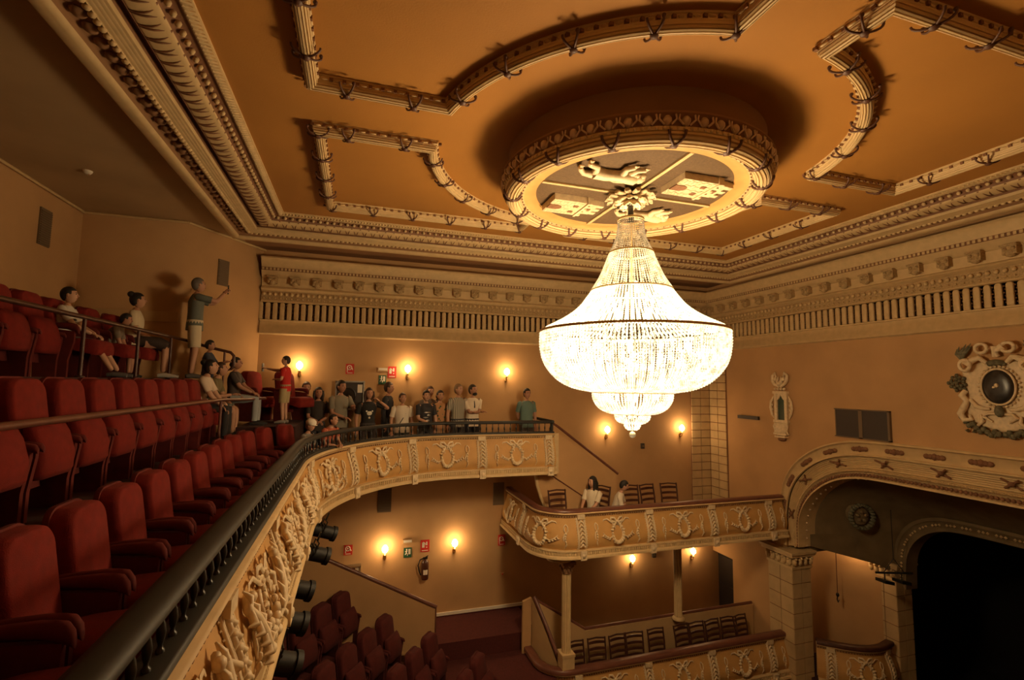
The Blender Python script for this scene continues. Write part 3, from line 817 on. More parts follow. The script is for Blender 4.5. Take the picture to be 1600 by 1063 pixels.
        if rich > 1 and u0 < path.L-5.2:
            m = MB(); m.fn = F               # bold acanthus scrolls filling the bay
            for w in (-1, 1):
                m.tube([S(u0+w*.20, -.56, .04), S(u0+w*.30, -.50, .05), S(u0+w*.36, -.40, .05), S(u0+w*.40, -.30, .05), S(u0+w*.46, -.22, .04), S(u0+w*.40, -.17, .035), S(u0+w*.35, -.21, .03)], [.018, .030, .034, .030, .028, .022, .010], 7)
                for j in range(5):
                    a, b = u0+w*(.26+.05*j), -.53+.075*j
                    m.tube([S(a, b, .05), S(a+w*.05, b-.05, .065), S(a+w*.085, b-.045, .04)], [.016, .024, .005], 6)
                    m.tube([S(a, b, .05), S(a-w*.04, b+.06, .06), S(a-w*.02, b+.10, .035)], [.014, .020, .005], 6)
                m.ball(S(u0+w*.37, -.19, .05), (.035, .035, .03), 8, 5)
                m.ball(S(u0+w*.12, -.60, .05), (.045, .04, .035), 8, 5)
            part('acanthus_scroll', m, 'relief', root)
# upper gallery: straight rear front, quarter ellipse, far wing
ep = [(-.57, .45), (-.57, 6.6)]
pts = [(-.57, .45+k*(6.15/30)) for k in range(31)]
pts += [(2.0-2.57*cos(a), 6.6+2.9*sin(a)) for a in [pi/2*k/40 for k in range(1, 41)]]
pts += [(2.0+1.98*k/8, 9.5) for k in range(1, 9)]
GP = Path(pts)
gal = thing('gallery_parapet', 'ornate cream and gold curved front of the upper gallery', 'balcony front', (0, 6, -1.02))
pil = [GP.L-.14-1.42*k for k in range(9)]; wre = [p-.71 for p in pil if p-.71 > .2]
parapet(gal, GP, -1.02, [p for p in pil if p > .15], wre, 2)
m = MB(); m.box((3.98, 9.5, -1.84), (4.08, 9.85, -1.02)); part('end_block', m, 'cream', gal)
# side balcony (upper level of the two stage balconies)
def balc_path(x0, ys, yf, x1, r):
    p = [(x0, ys-(ys-(yf+r))*k/6) for k in range(7)]
    p += [(x0+r-r*cos(a), yf+r-r*sin(a)) for a in [pi/2*k/14 for k in range(1, 15)]]
    p += [(x0+r+(x1-x0-r)*k/30, yf) for k in range(1, 31)]
    return Path(p)
AP = balc_path(3.43, 10.98, 8.66, 9.08, .62)
off = AP.L-(9.08-4.17)
sb = thing('side_balcony_parapet', 'ornate cream front of the side balcony with two seated people', 'balcony front', (6, 8.7, -2.43))
parapet(sb, AP, -2.43, [off-1.5, off, off+1.5, off+3.0, off+4.5], [off-.75, off+.75, off+2.25, off+3.75, .55], 1)
m = MB(); m.fn = AP.fn(-2.43); us = [AP.L*k/90 for k in range(91)]
m.grid([[(u, z, o) for u in us] for o, z in [(-.12, -.005), (-.12, .04), (-.1, .055), (.0, .055), (.03, .04), (.03, .0)]]); part('cap_rail', m, 'brown_rail', sb)
BP = balc_path(3.50, 9.75, 8.74, 9.08, .55)
off = BP.L-(9.08-4.17)
lb = thing('lower_box_parapet', 'ornate front of the lowest balcony, below the row of ladder-back chairs', 'balcony front', (6, 8.7, -5.36))
parapet(lb, BP, -5.36, [off, off+1.5, off+3.0, off+4.5], [off+.75, off+2.25, off+3.75], 1)
m = MB(); m.fn = BP.fn(-5.36); us = [BP.L*k/80 for k in range(81)]
m.grid([[(u, z, o) for u in us] for o, z in [(-.12, -.005), (-.12, .06), (-.1, .075), (.02, .075), (.05, .055), (.05, .0)]]); part('cap_rail', m, 'brown_rail', lb)
XP = Path([(9.62+1.52*k/20, syw(9.62+1.52*k/20)-.03-.30*sin(pi*k/20)) for k in range(21)])
xb = thing('stage_box_parapet', 'dim bulging curved front of the box beside the stage', 'balcony front', (10.4, 8, -5.4))
parapet(xb, XP, -5.45, [.25, XP.L-.25], [XP.L/2], 1)
m = MB(); m.fn = XP.fn(-5.45); us = [XP.L*k/40 for k in range(41)]
m.grid([[(u, z, o) for u in us] for o, z in [(-.12, -.0), (-.12, .06), (-.1, .075), (.02, .075), (.05, .055), (.05, .0)]]); part('cap_rail', m, 'dark_wood', xb)

# slabs / floors of balconies
def slab(name, poly, z0, z1, mt):
    m = MB(); n = len(poly)
    m.add([(x, y, z0) for x, y in poly]+[(x, y, z1) for x, y in poly], [tuple(reversed(range(n))), tuple(range(n, 2*n))]+[(i, (i+1) % n, (i+1) % n+n, i+n) for i in range(n)])
    return struct(name, m, mt)
inner = [(GP.at(u)[0].x-GP.at(u)[1].y*.08, GP.at(u)[0].y+GP.at(u)[1].x*.08) for u in [GP.L*k/60 for k in range(61)]]
slab('floor_upper_gallery', [(XB, .45)]+inner+[(3.98, 10.98), (XB, 10.98)], -1.83, -1.75, 'step_dark')
inner = [(AP.at(u)[0].x-AP.at(u)[1].y*.08, AP.at(u)[0].y+AP.at(u)[1].x*.08) for u in [AP.L*k/60 for k in range(61)]]
slab('floor_side_balcony', inner+[(9.1, 10.98), (3.5, 10.98)], -3.24, -3.15, 'step_dark')
inner = [(BP.at(u)[0].x-BP.at(u)[1].y*.08, BP.at(u)[0].y+BP.at(u)[1].x*.08) for u in [BP.L*k/60 for k in range(61)]]
slab('floor_lower_box', inner+[(9.1, 10.98), (3.6, 10.98)], -6.25, -6.15, 'carpet')
m = MB(); m.box((XB, YN, ZBOT-.2), (XS+.3, YF, ZBOT)); struct('floor_stalls', m, 'step_dark')
m = MB(); m.box((-4.35, YN, -1.85), (3.9, .3, -1.76)); struct('floor_near_wing', m, 'step_dark')

# ------------------------------------------------------------------ gallery railing
rail = thing('gallery_railing', 'long black railing with turned balusters on top of the upper gallery front', 'railing', (-.6, 4, -1.0))
us = [GP.L*k/110 for k in range(111)]
m = MB(); m.fn = GP.fn(-1.02)
m.grid([[(u, z, o) for u in us] for o, z in [(-.13, .0), (-.13, .03), (-.12, .035), (-.01, .035), (.0, .03), (.0, .0)]]); part('base_rail', m, 'black_paint', rail)
m = MB(); m.fn = GP.fn(-1.02)
m.grid([[(u, z, o) for u in us] for o, z in [(-.12, .20), (-.135, .215), (-.13, .245), (-.10, .258), (-.04, .258), (-.012, .245), (-.008, .215), (-.02, .20)]], close_u=True); part('handrail', m, 'black_paint', rail)
bprof = [(.001, 0), (.016, 0), (.016, .012), (.010, .018), (.008, .03), (.014, .05), (.017, .075), (.013, .10), (.007, .12), (.006, .13), (.011, .138), (.006, .146), (.009, .16), (.006, .18), (.012, .19), (.012, .20), (.001, .20)]
bm = MB(); bm.lathe(bprof, n=8); bme = bm.mesh('baluster', ['black_metal'])
nb = 99
for k in range(nb):
    u = (k+.5)*GP.L/nb; p, tt = GP.at(u)
    o = bpy.data.objects.new('baluster', bme); COL.objects.link(o); o.parent = rail
    o.location = (p.x-tt.y*.065+.6, p.y+tt.x*.065-4, -1.0+.018-.0+1.0-1.002); 
    o.location.z = .012
# end of the wing: short return rail to the wall and stair rail going down
wr = thing('stair_railing', 'thin dark stair rail sloping down from the end of the upper gallery', 'handrail', (3.98, 9.66, -1.0))
m = MB(); m.tube([(3.95, 9.62, -.80), (4.1, 9.66, -.88), (5.56, 9.66, -1.94)], .028, 8); part('sloping_rail', m, 'brown_rail', wr)
m = MB(); m.tube([(3.95, 9.56, -1.0), (3.95, 9.56, -.77)], .03, 8); m.tube([(3.95, 9.5, -.78), (3.95, 10.9, -.78)], .03, 8); part('return_rail', m, 'black_paint', wr)
# stair parapet wall below it
m = MB()
poly = [(3.98, -.93), (5.54, -1.98), (5.54, -3.16), (4.02, -3.16), (3.98, -2.62)]
cv = [(3.98, -2.62), (3.85, -2.40), (3.72, -2.15), (3.62, -1.84), (3.98, -1.84)]
pl = [(3.98, -.93), (5.54, -1.98), (5.54, -3.16), (4.15, -3.16), (4.02, -2.9), (3.88, -2.62), (3.76, -2.35), (3.68, -2.1), (3.64, -1.84), (3.98, -1.84)]
m.add([(x, 9.68, z) for x, z in pl]+[(x, 9.80, z) for x, z in pl], [tuple(range(len(pl))), tuple(reversed(range(len(pl), 2*len(pl))))]+[(i, i+len(pl), (i+1) % len(pl)+len(pl), (i+1) % len(pl)) for i in range(len(pl))])
st = thing('stair_wall', 'ochre plaster stair wall below the sloping rail above the side balcony', 'wall', (4.5, 9.7, -3.16)); part('wall_panel', m, 'wall', st)
m = MB(); m.tube([(x, 9.68, z) for x, z in pl[3:9]], .035, 6); part('curved_edge', m, 'cream', st)
m = MB(); m.box((0,0,0),(0,0,0)) if False else None
m.tube([(3.98, 9.67, -1.9), (4.75, 9.67, -2.40)], .014, 5); part('stringer_line', m, 'brown_rail', st)

# ------------------------------------------------------------------ stepped rear of upper gallery
def steps(name, x0, x1, z, y0=.45, y1=9.5, mt='step_dark'):
    m = MB(); m.box((x0, y0, -1.75), (x1, y1, z)); return struct(name, m, mt)
steps('floor_row_front', XB, -1.08, -1.66, y1=8.6)
steps('floor_row_second', XB, -1.82, -.95, y1=10.0)
steps('floor_row_third', XB, -2.72, 0., y1=9.48)
steps('floor_landing', -1.85, -.95, -.78, 9.1, 10.9)

# theatre seats -----------------------------------------------------
def seat_proto():
    t = thing('theatre_chair', 'x', 'seat')
    def outl(w, z0, z1, r):
        p = [(-w, z0), (w, z0)]
        p += [(w-r+r*cos(a), z1-r+r*sin(a)) for a in [pi/2*k/6 for k in range(7)]]
        p += [(-w+r+r*cos(a), z1-r+r*sin(a)) for a in [pi/2+pi/2*k/6 for k in range(7)]]
        return p
    m = MB(); o = outl(.196, .34, .94, .11)
    lean = lambda z: -.16*(z-.36)
    m.prism(o, lambda a, b, c: (-.0+lean(b)+c, a, b), -.02, .085, .12); obj('backrest', m, 'velvet', t)
    m = MB(); m.prism(outl(.202, .16, .952, .115), lambda a, b, c: (lean(b)-.02-c, a, b), .0, .035, .06); obj('back_shell', m, 'velvet_arm', t)
    m = MB(); rows = []
    for (x, z0, z1, hw) in [(.05, .34, .44, .195), (.20, .33, .462, .203), (.36, .30, .468, .205), (.46, .27, .455, .203), (.50, .27, .43, .195), (.515, .30, .39, .18)]:
        rows.append([(x, -hw, z0), (x, hw, z0), (x, hw, z1-.03), (x, hw-.03, z1), (x, -hw+.03, z1), (x, -hw, z1-.03)])
    m.grid(rows, close_v=True, caps=True); obj('seat_cushion', m, 'velvet', t)
    for sg in (-1, 1):
        m = MB(); y = sg*.233; rows = []
        for (x, z, w, h) in [(-.06, .60, .022, .025), (.08, .605, .024, .032), (.20, .60, .026, .040), (.25, .59, .026, .045), (.295, .575, .026, .05), (.318, .55, .022, .04), (.326, .53, .012, .025)]:
            rows.append([(x, y+w*cos(2*pi*k/8), z+h*sin(2*pi*k/8)) for k in range(8)])
        m.grid(rows, close_v=True, caps=True); obj('armrest', m, 'velvet_arm', t)
        m = MB(); m.prism([(-.05, .0), (.24, .0), (.24, .2), (.285, .42), (.285, .54), (-.07, .57)], lambda a, b, c, sg=sg: (a, sg*.233-.018+c, b), 0, .036); obj('side_panel', m, 'velvet_arm', t)
    return t
SP = seat_proto(); sp_used = [False]
FP = dup(SP, 'x', (0, 0, 0))
for ch in list(FP.children):
    if ch.name.startswith('seat_cushion'):
        m = MB(); rows = []
        for (z, x0, x1, hw) in [(.26, .10, .19, .185), (.30, .095, .215, .195), (.42, .09, .215, .198), (.56, .085, .175, .198), (.64, .08, .13, .195), (.66, .08, .11, .18)]:
            rows.append([(x0, -hw, z), (x0, hw, z), (x1-.03, hw, z), (x1, hw-.03, z), (x1, -hw+.03, z), (x1-.03, -hw, z)])
        m.grid(rows, close_v=True, caps=True); ch.data = m.mesh('seat_cushion', ['velvet'])
    if ch.name.startswith('armrest'):
        sg = 1 if ch.data.vertices[0].co.y > 0 else -1; m = MB(); rows = []
        for (x, z, w, h) in [(-.06, .50, .018, .02), (.06, .50, .020, .026), (.15, .495, .022, .03), (.21, .485, .020, .028), (.225, .47, .012, .02)]:
            rows.append([(x, sg*.233+w*cos(2*pi*k/8), z+h*sin(2*pi*k/8)) for k in range(8)])
        m.grid(rows, close_v=True, caps=True); ch.data = m.mesh('armrest', ['velvet_arm'])
    if ch.name.startswith('side_panel'):
        sg = 1 if ch.data.vertices[0].co.y > 0 else -1; m = MB()
        m.prism([(-.05, .0), (.16, .0), (.16, .2), (.19, .42), (.19, .47), (-.07, .48)], lambda a, b, c, sg=sg: (a, sg*.233-.018+c, b), 0, .036); ch.data = m.mesh('side_panel', ['velvet_arm'])
fp_used = [False]
def put_folded(x, y, z, rz, label, group):
    if not fp_used[0]:
        fp_used[0] = True; FP.location = (x, y, z); FP.rotation_euler.z = rz; FP['label'] = label; FP['group'] = group; return FP
    return dup(FP, label, (x, y, z), rz, group)
def put_seat(x, y, z, rz, label, group):
    if not sp_used[0]:
        sp_used[0] = True; SP.location = (x, y, z); SP.rotation_euler.z = rz; SP['label'] = label; SP['group'] = group; return SP
    return dup(SP, label, (x, y, z), rz, group)
k = 0
for i in range(14):
    y = 1.88+.53*i; x = -1.42; rz = 0
    if i > 10: x += .035*(i-10)**2*1.3; rz = -.09*(i-10)
    put_seat(x, y, -1.66, rz, 'red velvet theatre seat in the front gallery row, %s from the camera end' % ORD[i], 'red seats of the front gallery row')
for i in range(11):
    put_folded(-2.17, 2.8+.53*i-.1, -.95, 0, 'red velvet theatre seat behind the middle gallery rail, %s from the camera end' % ORD[i], 'red seats of the second gallery row')
for i in range(6):
    put_folded(-3.45, 4.1+.53*i-.05, 0., 0, 'dark red seat of the third gallery row, %s from the left picture edge' % ORD[i], 'red seats of the third gallery row')
for i, yy in enumerate([7.22, 8.02, 8.72]):
    put_seat(-3.45, yy, 0., 0, ['dark red seat under the boy in the printed shirt', 'dark red seat under the crouching child by the upper rail', 'dark red seat under the woman with the bun'][i], 'red seats of the third gallery row')
for i, yy in enumerate([8.50, 9.03]):
    put_seat(-2.42, yy, -.95, 0, ['red seat under the seated woman in the white top', 'red seat under the person leaning behind the woman in white'][i], 'red seats of the second gallery row')
put_seat(-1.88, 10.52, -.78, -.6, 'dim curved-back red seat left of the red-shirted child', 'red seats beside the landing')
put_seat(-1.28, 10.42, -.78, -.6, 'dim red seat against the wall behind the red-shirted child', 'red seats beside the landing')
# lower gallery rows (diagonal), same velvet with the shade put into its colour
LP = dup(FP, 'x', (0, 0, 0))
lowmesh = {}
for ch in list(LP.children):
    me = ch.data.copy(); me.materials.clear(); me.materials.append(M('velvet_shaded')); ch.data = me
lp_used = [False]
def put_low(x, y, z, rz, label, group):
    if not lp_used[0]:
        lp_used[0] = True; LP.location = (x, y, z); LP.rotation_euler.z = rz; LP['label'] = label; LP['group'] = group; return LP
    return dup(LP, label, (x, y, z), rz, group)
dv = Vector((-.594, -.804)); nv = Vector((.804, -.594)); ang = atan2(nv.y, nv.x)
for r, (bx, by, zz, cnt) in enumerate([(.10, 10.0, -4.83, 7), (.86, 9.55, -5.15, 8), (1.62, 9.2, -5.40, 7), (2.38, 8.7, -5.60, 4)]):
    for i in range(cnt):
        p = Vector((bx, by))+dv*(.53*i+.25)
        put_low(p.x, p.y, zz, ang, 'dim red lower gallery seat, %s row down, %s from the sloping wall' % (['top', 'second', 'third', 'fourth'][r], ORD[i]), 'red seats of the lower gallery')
    m = MB(); L = 6.0; a = Vector((bx, by))-nv*.28; b = a+nv*.78
    P4 = [a+dv*(-.15), b+dv*(-.15), b+dv*L, a+dv*L]
    m.add([(p.x, p.y, ZBOT) for p in P4]+[(p.x, p.y, zz) for p in P4], [(0,1,2,3),(7,6,5,4),(0,4,5,1),(1,5,6,2),(2,6,7,3),(3,7,4,0)])
    struct('floor_lower_row_%d' % (r+1), m, 'carpet')
m = MB(); m.box((XB, YN, ZBOT), (-.9, 11, -4.85)); struct('floor_lower_back', m, 'step_dark')
m = MB(); m.box((1.3, 8.3, ZBOT), (3.75, 11., -5.62) if False else (3.75, 11., -5.42)); m.box((1.67, 9.9, -5.5), (3.75, 11., -5.08)); struct('floor_lower_gallery', m, 'carpet')
m = MB(); m.box((-2, YF-.03, -5.05), (3.98, YF, -4.99)); struct('baseboard_far', m, 'white_paint')
m = MB(); m.box((-2, YF-.02, -5.6), (3.98, YF, -5.05)); struct('baseboard_far_dado', m, 'carpet')
# sloping wall with handrail between the rows and the side stair
t = thing('sloping_stair_wall', 'low cream stair wall with sloping brown handrail in the lower gallery', 'stair wall', (.6, 9.95, -5.2))
pl = [(-1.3, -2.86), (1.66, -4.43), (1.66, -5.2), (-1.3, -5.2)]
m = MB(); m.add([(x, 9.93, z) for x, z in pl]+[(x, 10.05, z) for x, z in pl], [(0,1,2,3),(7,6,5,4),(0,4,5,1),(1,5,6,2),(2,6,7,3),(3,7,4,0)]); part('wall_panel', m, 'wall', t)
m = MB(); m.fn = None; m.tube([(-1.3, 9.97, -2.83), (1.69, 9.97, -4.41)], .04, 8); m.tube([(1.68, 9.97, -4.41), (1.68, 9.97, -5.1)], .018, 6); part('handrail', m, 'brown_rail', t)

# cream curved stair walls left of the lowest box, low wall with cap under side balcony
t = thing('curved_stair_wall', 'curved cream stair wall with brown rail left of the fluted column', 'stair wall', (3.8, 9.3, -6.1))
c = [(3.60, 9.72, -4.36), (3.66, 9.55, -4.55), (3.76, 9.3, -4.88), (3.84, 9.1, -5.18), (3.90, 8.95, -5.42)]
m = MB(); m.grid([[p for p in c], [(p[0], p[1], -6.3) for p in c]]); m.grid([[(p[0]+.1, p[1]+.02, -6.3) for p in c], [(p[0]+.1, p[1]+.02, p[2]) for p in c]])
part('wall_panel', m, 'cream_wall', t)
m = MB(); m.tube([(p[0]+.05, p[1], p[2]+.02) for p in c], .04, 8); part('handrail', m, 'brown_rail', t)
m = MB(); m.add([(3.60, 9.74, -4.36), (3.42, 9.74, -4.42), (3.40, 9.74, -6.3), (3.60, 9.74, -6.3), (3.6, 9.8, -4.36), (3.42, 9.8, -4.42), (3.40, 9.8, -6.3), (3.6, 9.8, -6.3)], [(0,1,2,3),(7,6,5,4),(0,4,5,1),(1,5,6,2),(2,6,7,3)]); part('side_panel', m, 'wall', t)
t = thing('low_box_wall', 'low cream wall with dark cap behind the row of ladder-back chairs', 'low wall', (6, 9.7, -6.15))
m = MB(); pl = [(3.66, -4.40), (4.77, -5.12), (9.12, -5.10), (9.12, -6.16), (3.66, -6.16)]; n = len(pl)
m.add([(x, 9.64, z) for x, z in pl]+[(x, 9.76, z) for x, z in pl], [tuple(range(n)), tuple(reversed(range(n, 2*n)))]+[(i, i+n, (i+1) % n+n, (i+1) % n) for i in range(n)]); part('wall_panel', m, 'cream_wall', t)
m = MB(); m.tube([(3.66, 9.70, -4.38), (4.77, 9.70, -5.10), (9.12, 9.70, -5.08)], .035, 8); part('cap', m, 'brown_rail', t)

# dark door on the stage wall
m = MB(); m.box((XS+.16, 10.3, -5.9), (XS+.2, 11., -4.3)); m.box((XS+.14, 10.36, -5.8), (XS+.16, 10.95, -5.1)); m.box((XS+.14, 10.36, -5.0), (XS+.16, 10.95, -4.4))
struct('door_1', m, 'door_dark')
m = MB(); m.box((9.1, 9.76, -6.2), (9.4, 11., -6.1)); struct('floor_door_sill', m, 'step_dark')

# fluted columns
def column(x, y, z0, z1, label, ped=0):
    t = thing('fluted_column', label, 'column', (x, y, z0), 0, 'fluted columns under the side balcony')
    m = MB(); n = 96; rows = []
    za, zb = z0+ped, z1-.24
    for z in (za, za+.04, zb-.04, zb):
        rows.append([(x+(.088-.022*(.5+.5*cos(12*2*pi*k/n)) if za < z < zb else .086)*cos(2*pi*k/n), y+(.088-.022*(.5+.5*cos(12*2*pi*k/n)) if za < z < zb else .086)*sin(2*pi*k/n), z) for k in range(n)])
    m.grid(rows, close_v=True, caps=True); part('shaft', m, 'cream', t)
    m = MB()
    if ped: m.box((x-.12, y-.12, z0), (x+.12, y+.12, z0+ped-.05)); m.box((x-.13, y-.13, z0+ped-.05), (x+.13, y+.13, z0+ped))
    else: m.lathe([(.13, z0), (.13, z0+.03), (.11, z0+.05), (.09, z0+.07)], (x, y), 24)
    part('base', m, 'cream', t)
    m = MB(); m.lathe([(.085, zb), (.10, zb+.02), (.085, zb+.035), (.09, zb+.10), (.13, zb+.17), (.13, zb+.19)], (x, y), 24)
    m.box((x-.14, y-.14, zb+.19), (x+.14, y+.14, zb+.24))
    for k in range(8):
        a = 2*pi*k/8; m.ball((x+.105*cos(a), y+.105*sin(a), zb+.09), (.03, .03, .055), 6, 4); m.ball((x+.135*cos(a), y+.135*sin(a), zb+.16), .027, 6, 4)
    part('capital', m, 'soffit', t)
column(3.98, 8.86, -5.30, -3.36, 'fluted cream column under the rounded corner of the side balcony', .28)
column(6.98, 9.55, -5.12, -3.24, 'fluted cream column standing on the low wall between the two wall lamps')
t = thing('corner_corbel', 'stepped cream corbel between the balcony corner and its column', 'corbel', (3.9, 8.9, -3.36))
m = MB(); m.lathe([(.30, -3.24), (.30, -3.27), (.24, -3.29), (.22, -3.32), (.25, -3.33), (.25, -3.36), (.001, -3.36)], (3.88, 8.98), 32); part('stepped_block', m, 'cream', t)
m = MB(); m.lathe([(.235, -3.27), (.25, -3.285), (.235, -3.30)], (3.88, 8.98), 32); part('roll', m, 'cream', t)

# rails in the rear gallery
def gallery_rail(label, pts, posts, zf, matn='brown_rail', r=.025):
    t = thing('seat_rail', label, 'handrail', pts[0], 0, 'handrails between the gallery rows')
    m = MB(); m.tube(pts, r, 8); part('top_rail', m, matn, t)
    for (x, y, z) in posts:
        m = MB(); m.tube([(x, y, zf), (x, y, z)], r*.8, 8); m.lathe([(.045, zf), (.045, zf+.012), (.02, zf+.02)], (x, y), 12); part('post', m, matn, t)
    return t
gallery_rail('long brown handrail in front of the second gallery row of red seats', [(-1.86, 1.6, -.27), (-1.86, 8.2, -.30), (-1.75, 9.2, -.33), (-1.55, 9.8, -.33)], [(-1.86, y, -.28) for y in (1.7, 8.1)], -.95)
gallery_rail('dark handrail above the second row in front of the seated boy and woman', [(-2.76, 3.5, .62), (-2.76, 8.9, .65), (-2.72, 9.3, .64), (-2.35, 9.35, .53), (-2.05, 9.35, .46), (-2.0, 9.35, .40), (-2.0, 9.35, .22), (-2.04, 9.35, .17)], [(-2.76, y, .64) for y in (4.2, 6.25, 7.6, 8.8)], 0., 'dark_wood')
m = MB(); m.tube([(-2.14, 9.35, .47), (-2.14, 9.35, .14), (-2.04, 9.35, .17)], .02, 6)
t = thing('rail_end_post', 'short brown upright closing the looped end of the upper handrail', 'post', (-2.14, 9.35, -.95)); part('upright', m, 'brown_rail', t)
m = MB(); m.tube([(-2.14, 9.35, -.95), (-2.14, 9.35, .2)], .016, 6); part('foot', m, 'brown_rail', t)

# ------------------------------------------------------------------ ladder-back chairs
def chair_proto():
    t = thing('ladder_back_chair', 'x', 'chair')
    m = MB(); m.prism([(-.20, -.19), (.20, -.21), (.20, .21), (-.20, .19)], lambda a, b, c: (a, b, c), .42, .46, .05); obj('seat', m, 'brown_rail', t)
    for sx, sy in ((-1, -1), (-1, 1), (1, -1), (1, 1)):
        m = MB()
        if sx < 0: m.tube([(-.22, sy*.18, 0), (-.18, sy*.18, .44), (-.21, sy*.185, .75), (-.27, sy*.19, 1.02)], [.016, .02, .018, .016], 7)
        else: m.tube([(.18, sy*.19, 0), (.18, sy*.19, .43)], .018, 7)
        obj('leg', m, 'dark_wood', t)
    m = MB()
    for z, x in ((.60, -.188), (.71, -.20), (.82, -.222), (.93, -.245)):
        rows = []
        for k in range(7):
            y = -.17+.34*k/6; b = -.02*cos((k-3)/3*pi/2); rows.append([(x+b-.008, y, z-.022), (x+b+.008, y, z-.022), (x+b+.008, y, z+.024+.008*cos((k-3)/3*pi/2)), (x+b-.008, y, z+.024+.008*cos((k-3)/3*pi/2))])
        m.grid(rows, close_v=True, caps=True)
    m.tube([(-.26, -.2, 1.0), (-.275, 0, 1.015), (-.26, .2, 1.0)], .016, 6)
    obj('backrest', m, 'dark_wood', t)
    m = MB()
    for sy in (-1, 1): m.tube([(-.2, sy*.18, .2), (.18, sy*.19, .2)], .01, 5)
    m.tube([(.18, -.19, .25), (.18, .19, .25)], .01, 5); obj('stretcher', m, 'dark_wood', t)
    return t
CP = chair_proto(); first = True
xs = [4.42, 4.86, 5.36, 5.72, 6.26, 6.92, 7.30, 7.72, 8.12, 8.48]
for i, x in enumerate(xs):
    lab = 'dark ladder-back chair behind the lowest balcony front, %s from the left' % ORD[i]; rz = -pi/2+[.1, -.05, .08, -.1, .0, .12, .05, .1, -.1, .12][i]
    if i == 0: CP.location = (x, 9.1, -6.15); CP.rotation_euler.z = rz; CP['label'] = lab; CP['group'] = 'ladder-back chairs in the lowest balcony'
    else: dup(CP, lab, (x, 9.1, -6.15), rz, 'ladder-back chairs in the lowest balcony')
for i, (x, y, rz) in enumerate([(3.98, 9.05, -1.5), (5.66, 9.1, -1.6), (6.12, 9.1, -1.4), (6.60, 9.1, -1.7)]):
    dup(CP, ['dark ladder-back chair standing alone in the left corner of the side balcony', 'dark ladder-back chair next to the two seated people in white', 'dark ladder-back chair, middle one of three empty ones on the side balcony', 'dark ladder-back chair on the side balcony nearest the corner pilaster'][i], (x, y, -3.15), rz, 'ladder-back chairs on the side balcony')
for i, (x, rz) in enumerate([(4.72, -2.5), (5.22, -.7)]):
    dup(CP, ['dark ladder-back chair under the woman with long dark hair', 'dark ladder-back chair under the bowed person in white'][i], (x+(.13 if i == 0 else -.13), 9.3, -3.15), rz, 'ladder-back chairs on the side balcony')

# ------------------------------------------------------------------ wall lamps
def sconce_proto():
    t = thing('wall_sconce', 'x', 'wall lamp')
    m = MB(); m.prism([(.035*cos(2*pi*k/12), .07*sin(2*pi*k/12)-.14) for k in range(12)], lambda a, b, c: (a, -c, b), 0, .02, .3)
    m.ball((0, -.02, -.07), (.012, .012, .02), 6, 4); obj('backplate', m, 'brass', t)
    m = MB(); m.tube([(0, -.01, -.15), (0, -.05, -.18), (0, -.10, -.16), (0, -.10, -.09)], .008, 6); m.lathe([(.004, -.10), (.02, -.09), (.035, -.07), (.03, -.065), (.012, -.06)], (0, -.10), 12); obj('arm', m, 'brass', t)
    m = MB(); m.tube([(0, -.10, -.07), (0, -.10, -.02)], .012, 8); obj('candle_sleeve', m, 'white_paint', t)
    m = MB(); m.lathe([(.001, -.04), (.03, -.03), (.055, .0), (.066, .035), (.060, .07), (.038, .105), (.012, .125), (.001, .128)], (0, -.10), 16); obj('glass_bulb', m, 'glass_bulb', t)
    return t
SCP = sconce_proto(); sf = True
scl = [(-1.12, .27, 'lit wall lamp beside the child in the red shirt', 8), (1.08, .25, 'lit wall lamp just right of the red extinguisher sign', 8), (3.36, .23, 'lit wall lamp over the upper gallery wing, nearest the chandelier bowl', 8),
       (5.99, -1.15, 'lit wall lamp left of and below the chandelier tip', 8), (8.17, -1.14, 'lit wall lamp beside the blockwork pilaster', 8), (.73, -3.56, 'lit wall lamp left of the fire extinguisher', 10), (2.22, -3.56, 'lit wall lamp right of the fire extinguisher', 10),
       (6.67, -4.30, 'lit wall lamp under the side balcony, left of the inner column', 5), (8.45, -4.28, 'lit wall lamp under the side balcony, near the dark door', 5)]
for i, (x, z, lab, pw) in enumerate(scl):
    if i == 0: SCP.location = (x, YF, z); SCP['label'] = lab; SCP['group'] = 'brass wall lamps on the far wall'
    else: dup(SCP, lab, (x, YF, z), 0, 'brass wall lamps on the far wall')
    plight('sconce_light', (x, YF-.22, z+.08), pw*1.5, (1, .64, .32), .045)

